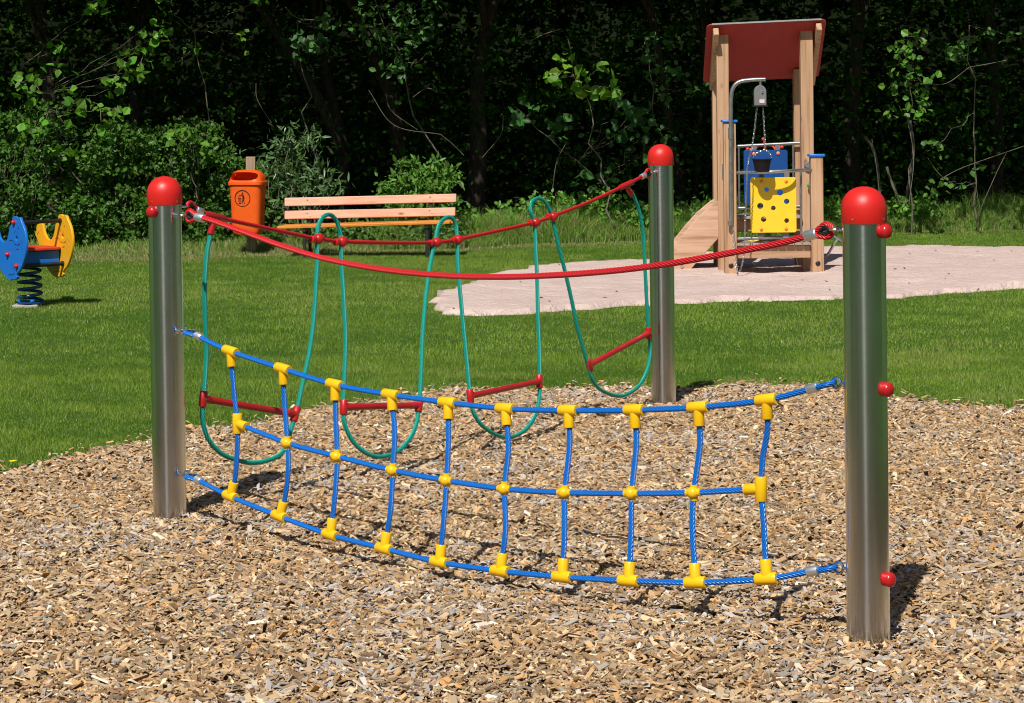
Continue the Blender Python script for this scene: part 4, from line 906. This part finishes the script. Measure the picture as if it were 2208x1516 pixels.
cc = np.concatenate([cc, np.stack([rng.uniform(-8, 8.5, 900), rng.uniform(29.8, 33, 900), 3.7 * rng.random(900)], 1).repeat(24, 0) + rng.normal(0, 1, (21600, 3)) * np.array([.20, .2, .14])]); cc[:, 1] = np.maximum(cc[:, 1], edge_y(cc[:, 0]) + 1.2)
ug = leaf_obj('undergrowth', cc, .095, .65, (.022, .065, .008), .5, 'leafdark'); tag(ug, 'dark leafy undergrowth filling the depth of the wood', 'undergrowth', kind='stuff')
# added backdrop slope, coloured near black for the unlit depth, shuts out sky
mb = MB(); n_ = 40; vs = []; fs = []
for j in range(8):
    for i in range(n_ + 1):
        x_ = -45 + 90 * i / n_; y_ = 42 + j * 4.0; vs.append((x_, y_, -.2 + j * j * .34 + j * 1.6 + .5 * math.sin(i * 1.7 + j) * (j > 0)))
for j in range(7):
    for i in range(n_): q = j * (n_ + 1) + i; fs.append((q, q + 1, q + n_ + 2, q + n_ + 1))
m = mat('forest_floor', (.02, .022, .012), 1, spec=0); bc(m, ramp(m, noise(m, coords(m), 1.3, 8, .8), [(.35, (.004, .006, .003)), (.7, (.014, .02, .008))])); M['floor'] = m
tag(mb.add(vs, fs).build('backdrop_slope', M['floor']), kind='structure')
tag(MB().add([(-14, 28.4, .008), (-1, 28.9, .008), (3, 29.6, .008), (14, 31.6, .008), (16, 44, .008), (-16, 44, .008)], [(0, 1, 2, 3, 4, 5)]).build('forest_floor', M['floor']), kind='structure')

# shrubs -----------------------------------------------------------------
def shrub(label, name, cat, boxes, n_cl, per, rad, size, asp, col, stems, group=None, m='leaf', var=.35, up=.55, twig='twig'):
    xs_ = [(b2[0][0] + b2[0][1]) / 2 for b2 in boxes]; ys_ = [(b2[0][2] + b2[0][3]) / 2 for b2 in boxes]; base = Vector((sum(xs_) / len(xs_), sum(ys_) / len(ys_), 0))
    t = thing(name, base, label, cat, group); c = clumps(boxes, n_cl, per, rad); c = c[c[:, 2] > .02]
    leaf_obj('foliage', c, size, asp, col, var, m, t, up=up)
    mb = MB()
    for j in range(stems):
        q = c[rng.integers(len(c))]; a = base + Vector((random.uniform(-.25, .25), random.uniform(-.1, .2), -.02)); LP, LR = limb(a, Vector(q), .012, .003, .07, 9, j + len(c)); mb.tube(LP, LR, 5)
    mb.build('stems', M[twig], t, 80); return t
def bx3(px0, py0, px1, py1, d0, d1):          # box whose front face covers these pixels
    a, b2 = at(px0, py1, d0), at(px1, py0, d0); return (a.x, b2.x, d0, d1, max(0.02, a.z), b2.z)
small = (.064, .150, .020)
shrub('large dense small-leaved bush behind the blue side of the spring rocker', 'bush', 'bush', [(bx3(-160, 270, 150, 545, 28.1, 29.1), .7), (bx3(-120, 240, 90, 330, 28.5, 29.3), .3)], 175, 42, .085, .055, .75, small, 24, 'small-leaved bushes at the left edge of the lawn')
shrub('large dense small-leaved bush between the spring rocker and the left steel post', 'bush', 'bush', [(bx3(140, 270, 330, 548, 28.1, 29.0), .75), (bx3(190, 280, 300, 350, 28.4, 29.1), .25)], 185, 42, .085, .055, .75, small, 24, 'small-leaved bushes at the left edge of the lawn')
shrub('small-leaved bush right behind the leftmost steel post', 'bush', 'bush', [(bx3(320, 290, 470, 545, 28.1, 29.1), .8), (bx3(345, 240, 430, 340, 28.6, 29.3), .2)], 140, 42, .085, .055, .75, small, 20, 'small-leaved bushes at the left edge of the lawn')
shrub('small-leaved bush behind the orange litter bin', 'bush', 'bush', [(bx3(460, 330, 640, 535, 28.1, 28.9), 1.0)], 105, 40, .085, .055, .75, small, 14, 'small-leaved bushes at the left edge of the lawn')
shrub('narrow-leaved willow shrub with shiny leaves between litter bin and bench', 'willow_shrub', 'shrub', [(bx3(590, 320, 700, 430, 27.9, 28.3), .55), (bx3(600, 255, 680, 330, 28.0, 28.3), .22), (bx3(570, 300, 630, 360, 28.0, 28.3), .12), (bx3(690, 385, 730, 430, 27.8, 28.2), .11)], 75, 11, .10, .105, .24, (.085, .16, .055), 16, m='leafshiny')
shrub('bright green feathery elder seedlings behind the right half of the bench back', 'elder_shrub', 'shrub', [(bx3(835, 385, 980, 470, 27.8, 28.3), .8), (bx3(850, 350, 960, 395, 28.0, 28.4), .2)], 85, 20, .085, .085, .42, (.095, .21, .03), 14)
shrub('low leafy weeds growing beneath and behind the bench', 'weeds', 'plant', [(bx3(600, 480, 990, 535, 27.6, 28.1), 1.0)], 130, 16, .09, .06, .55, (.095, .18, .035), 6, 'weeds at the foot of the wood')
shrub('leafy weeds behind the rope crossing between bench and far post', 'weeds', 'plant', [(bx3(1000, 430, 1400, 500, 28.9, 29.5), 1.0)], 120, 16, .09, .075, .55, (.12, .27, .035), 10, 'weeds at the foot of the wood')
shrub('low green weeds behind the slide, at the left foot of the tower', 'weeds', 'plant', [(bx3(1450, 440, 1560, 500, 29.1, 29.8), 1.0)], 50, 16, .10, .075, .55, (.12, .27, .035), 8, 'weeds at the foot of the wood')
shrub('bank of bright green nettles right behind the nearest post cap', 'nettles', 'plant', [(bx3(1770, 435, 2020, 490, 30.2, 30.9), 1.0)], 150, 20, .10, .085, .6, (.14, .30, .04), 14, 'weeds at the foot of the wood')
shrub('bank of bright green nettles at the right edge of the lawn', 'nettles', 'plant', [(bx3(2010, 455, 2330, 495, 30.6, 31.2), 1.0)], 130, 18, .10, .08, .6, (.14, .30, .04), 10, 'weeds at the foot of the wood')

def spray(label, clusters, d, size, per, col, twigs, stem, name='hazel_branches', asp=.85, rad=.11, var=.3):
    """a branch hanging out of the wood: clusters = (px, py, spread) ; stem = where it springs from"""
    s_ = at(stem[0], stem[1], d + .8); s_.z = max(0, s_.z); base = Vector((s_.x, s_.y, 0)); t = thing(name, base, label, 'tree', 'branches hanging at the edge of the wood'); C = []
    mb = MB(); j = 0
    trunk_top = s_
    LPm, LRm = limb(base + Vector((0, 0, -.03)), at(clusters[0][0], clusters[0][1] - 40, d + .5), .012, .005, .10, 12, int(stem[0])); mb.tube(LPm, LRm, 7)
    for x_, y_, sp2 in clusters:
        p = at(x_, y_, d + rng.uniform(-.15, .25)); j += 1
        src = min(LPm, key=lambda q: (q - p).length); LP, LR = limb(src, p, .0045, .002, .06, 8, j + int(x_)); mb.tube(LP, LR, 5)
        C.append(np3(p) + rng.normal(0, 1, (per, 3)) * np.array([sp2, sp2 * .8, sp2 * .7]) * rad)
    leaf_obj('foliage', np.concatenate(C), size, asp, col, var, 'leaf', t, up=.8)
    for a, b2, c_ in twigs: mb.tube(smooth([at(*a, d), at(*b2, d + .05), at(*c_, d + .1)], .05), .004, 5)
    mb.build('branch', M['twig'], t, 80); return t
hz_c = (.10, .235, .022)
spray('hazel branches with bright round leaves hanging above the spring rocker', [(50, 180, 1), (110, 165, 1), (75, 195, 1), (120, 105, .6), (165, 215, .8), (185, 235, 1), (240, 190, 1.1), (250, 235, .9), (280, 165, .9), (290, 150, .7), (300, 110, .9), (310, 65, .7), (345, 75, .6), (205, 15, .5), (80, 270, .8), (60, 285, .6), (215, 275, .8), (140, 330, .6)], 27.9, .115, 11, hz_c, [((95, 272), (110, 235), (140, 268)), ((110, 330), (115, 345), (137, 368)), ((218, 270), (215, 230), (200, 220)), ((300, 155), (305, 130), (310, 118))], (250, 540))
spray('small bright leaf sprays high above the left post and litter bin', [(420, 105, .6), (370, 140, .6), (355, 5, .8), (560, 0, .7), (530, 75, .7), (395, 285, .6), (380, 320, .8), (430, 310, .9), (460, 330, .8)], 28.0, .10, 8, hz_c, [((615, 15), (640, 38), (700, 45)), ((552, 180), (555, 215), (585, 265))], (480, 540))
spray('small cluster of rounded leaves hanging above the willow shrub', [(640, 85, .7), (660, 95, .8), (680, 90, .7), (690, 100, .6), (645, 110, .6), (720, 40, .9), (705, 60, .7)], 28.2, .10, 12, (.06, .14, .04), [((830, 200), (845, 240), (900, 280))], (700, 500))
spray('mass of dark green oval leaves hanging from the top of the picture above the bench', [(800, 10, 1.2), (850, 20, 1.2), (900, 10, 1.3), (930, 5, 1), (870, 50, 1.2), (835, 65, 1.2), (905, 60, 1.2), (925, 70, .9), (820, 85, 1), (860, 90, 1.1), (885, 80, 1), (845, 125, .9), (865, 140, .8), (855, 150, .7), (780, 55, .8)], 28.1, .095, 17, (.06, .16, .035), [((880, 135), (900, 135), (920, 115)), ((890, 210), (920, 190), (945, 200)), ((795, 195), (850, 270), (950, 290)), ((950, 290), (975, 310), (1000, 335))], (1010, 480), 'tree_branches', .62)
spray('few large yellow-green hazel leaves catching the sun above the red rope crossing', [(1225, 125, .6), (1215, 165, .8), (1240, 165, .6), (1260, 190, .6), (1295, 145, .6), (1320, 190, .5), (1330, 205, .5), (1205, 170, .5), (1285, 200, .6)], 28.0, .145, 6, (.12, .26, .022), [((1150, 85), (1170, 75), (1210, 62))], (1330, 500))
spray('dark maple-like leaves in the shade left of the far steel post', [(1110, 270, .9), (1140, 245, .9), (1200, 280, 1), (1210, 265, .9), (1340, 225, .9), (1360, 250, 1), (1390, 245, 1), (1400, 270, .9), (1420, 300, .9), (1330, 290, .9), (1370, 320, .9), (1300, 380, .8), (1270, 385, .8)], 28.9, .12, 11, (.05, .135, .035), [((1085, 250), (1080, 290), (1040, 340)), ((1220, 310), (1200, 350), (1190, 420))], (1430, 520), 'maple_sapling')
spray('light green leaf sprays on a thin sapling between far post and slide tower', [(1390, 120, .9), (1410, 130, .8), (1450, 155, .9), (1470, 150, .8), (1400, 95, .8), (1460, 90, .8), (1380, 240, .8), (1445, 210, .7), (1500, 190, .6), (1420, 165, .8)], 28.8, .09, 9, (.055, .15, .03), [], (1450, 520), 'sapling')
spray('hazel branch with bright leaves hanging over the nearest steel post', [(1950, 110, .7), (1935, 140, .8), (1960, 125, .8), (1965, 160, 1), (1985, 170, .8), (1955, 175, .9), (1930, 185, .6), (1970, 190, .8), (1940, 100, .6), (1990, 88, .6), (1960, 75, .5), (1955, 235, .6), (1980, 250, .6), (1915, 240, .5), (1995, 215, .5)], 28.6, .095, 8, (.09, .215, .025), [((1990, 180), (2040, 180), (2090, 145)), ((2090, 145), (2130, 138), (2170, 130)), ((1960, 440), (1970, 340), (1955, 250))], (1965, 500))
spray('thin twigs with a few small leaves at the right end of the wood', [(2090, 95, .5), (2060, 110, .7), (2055, 125, .6), (2140, 72, .6), (2060, 105, .6), (2100, 360, .6), (2030, 395, .7), (2050, 410, .7), (2010, 320, .5), (2180, 80, .5)], 28.9, .085, 8, (.075, .18, .03), [((2100, 300), (2105, 400), (2115, 460)), ((2030, 385), (2080, 360), (2208, 315)), ((2110, 460), (2150, 370), (2170, 330)), ((1880, 300), (1890, 360), (1898, 440)), ((1912, 360), (1930, 410), (1940, 440)), ((2000, 340), (2025, 375), (2060, 400))], (2110, 500), 'sapling')
# dead upright stems at the right
t = thing('dead_stump', gr(1899, 496), 'broken pale dead stem standing in the nettles right of the slide tower', 'tree')
mb = MB().tube(pxline([(1903, 500), (1898, 440), (1892, 360), (1880, 315), (1865, 295)], 30.3), .020, 9); mb.tube(pxline([(1942, 500), (1940, 440), (1925, 400), (1912, 360)], 30.3), .018, 7); mb.tube(pxline([(1946, 500), (1955, 420), (1970, 330), (1962, 260)], 30.4), .02, 7)
mb.build('stem', M['twig'], t, 80)
# dandelion by the chips
dn = gr(24, 1012); t = thing('dandelion', dn, 'single yellow flower at the lawn edge, bottom left', 'flower')
MB().tube([dn, dn + Vector((.01, 0, .035))], .002, 6).build('stalk', M['green'], t); MB().lathe(dn + Vector((.01, 0, .035)), (0, 0, 1), [(0, .004), (.004, .018), (.008, .019), (.010, .008)], 16).build('petals', M['yflower'], t)

# unseen leaf ring added behind the photographer, something dark for the steel to mirror
k = 900; per = 12; an = rng.uniform(-np.pi * 1.02, np.pi * .02, k); rd = rng.uniform(24, 30, k)
cc = np.stack([rd * np.cos(an), rd * np.sin(an) + 6, rng.random(k) ** 1.2 * 3.2], 1); cc = np.repeat(cc, per, 0) + rng.normal(0, .8, (k * per, 3))
bk_ = leaf_obj('mirrored_leaf_ring', cc, .95, .8, (.03, .07, .015), .4, 'leafdark'); tag(bk_, 'unseen ring of leaves added behind the camera for the steel to mirror', 'wood', kind='stuff')
bpy.context.view_layer.update()
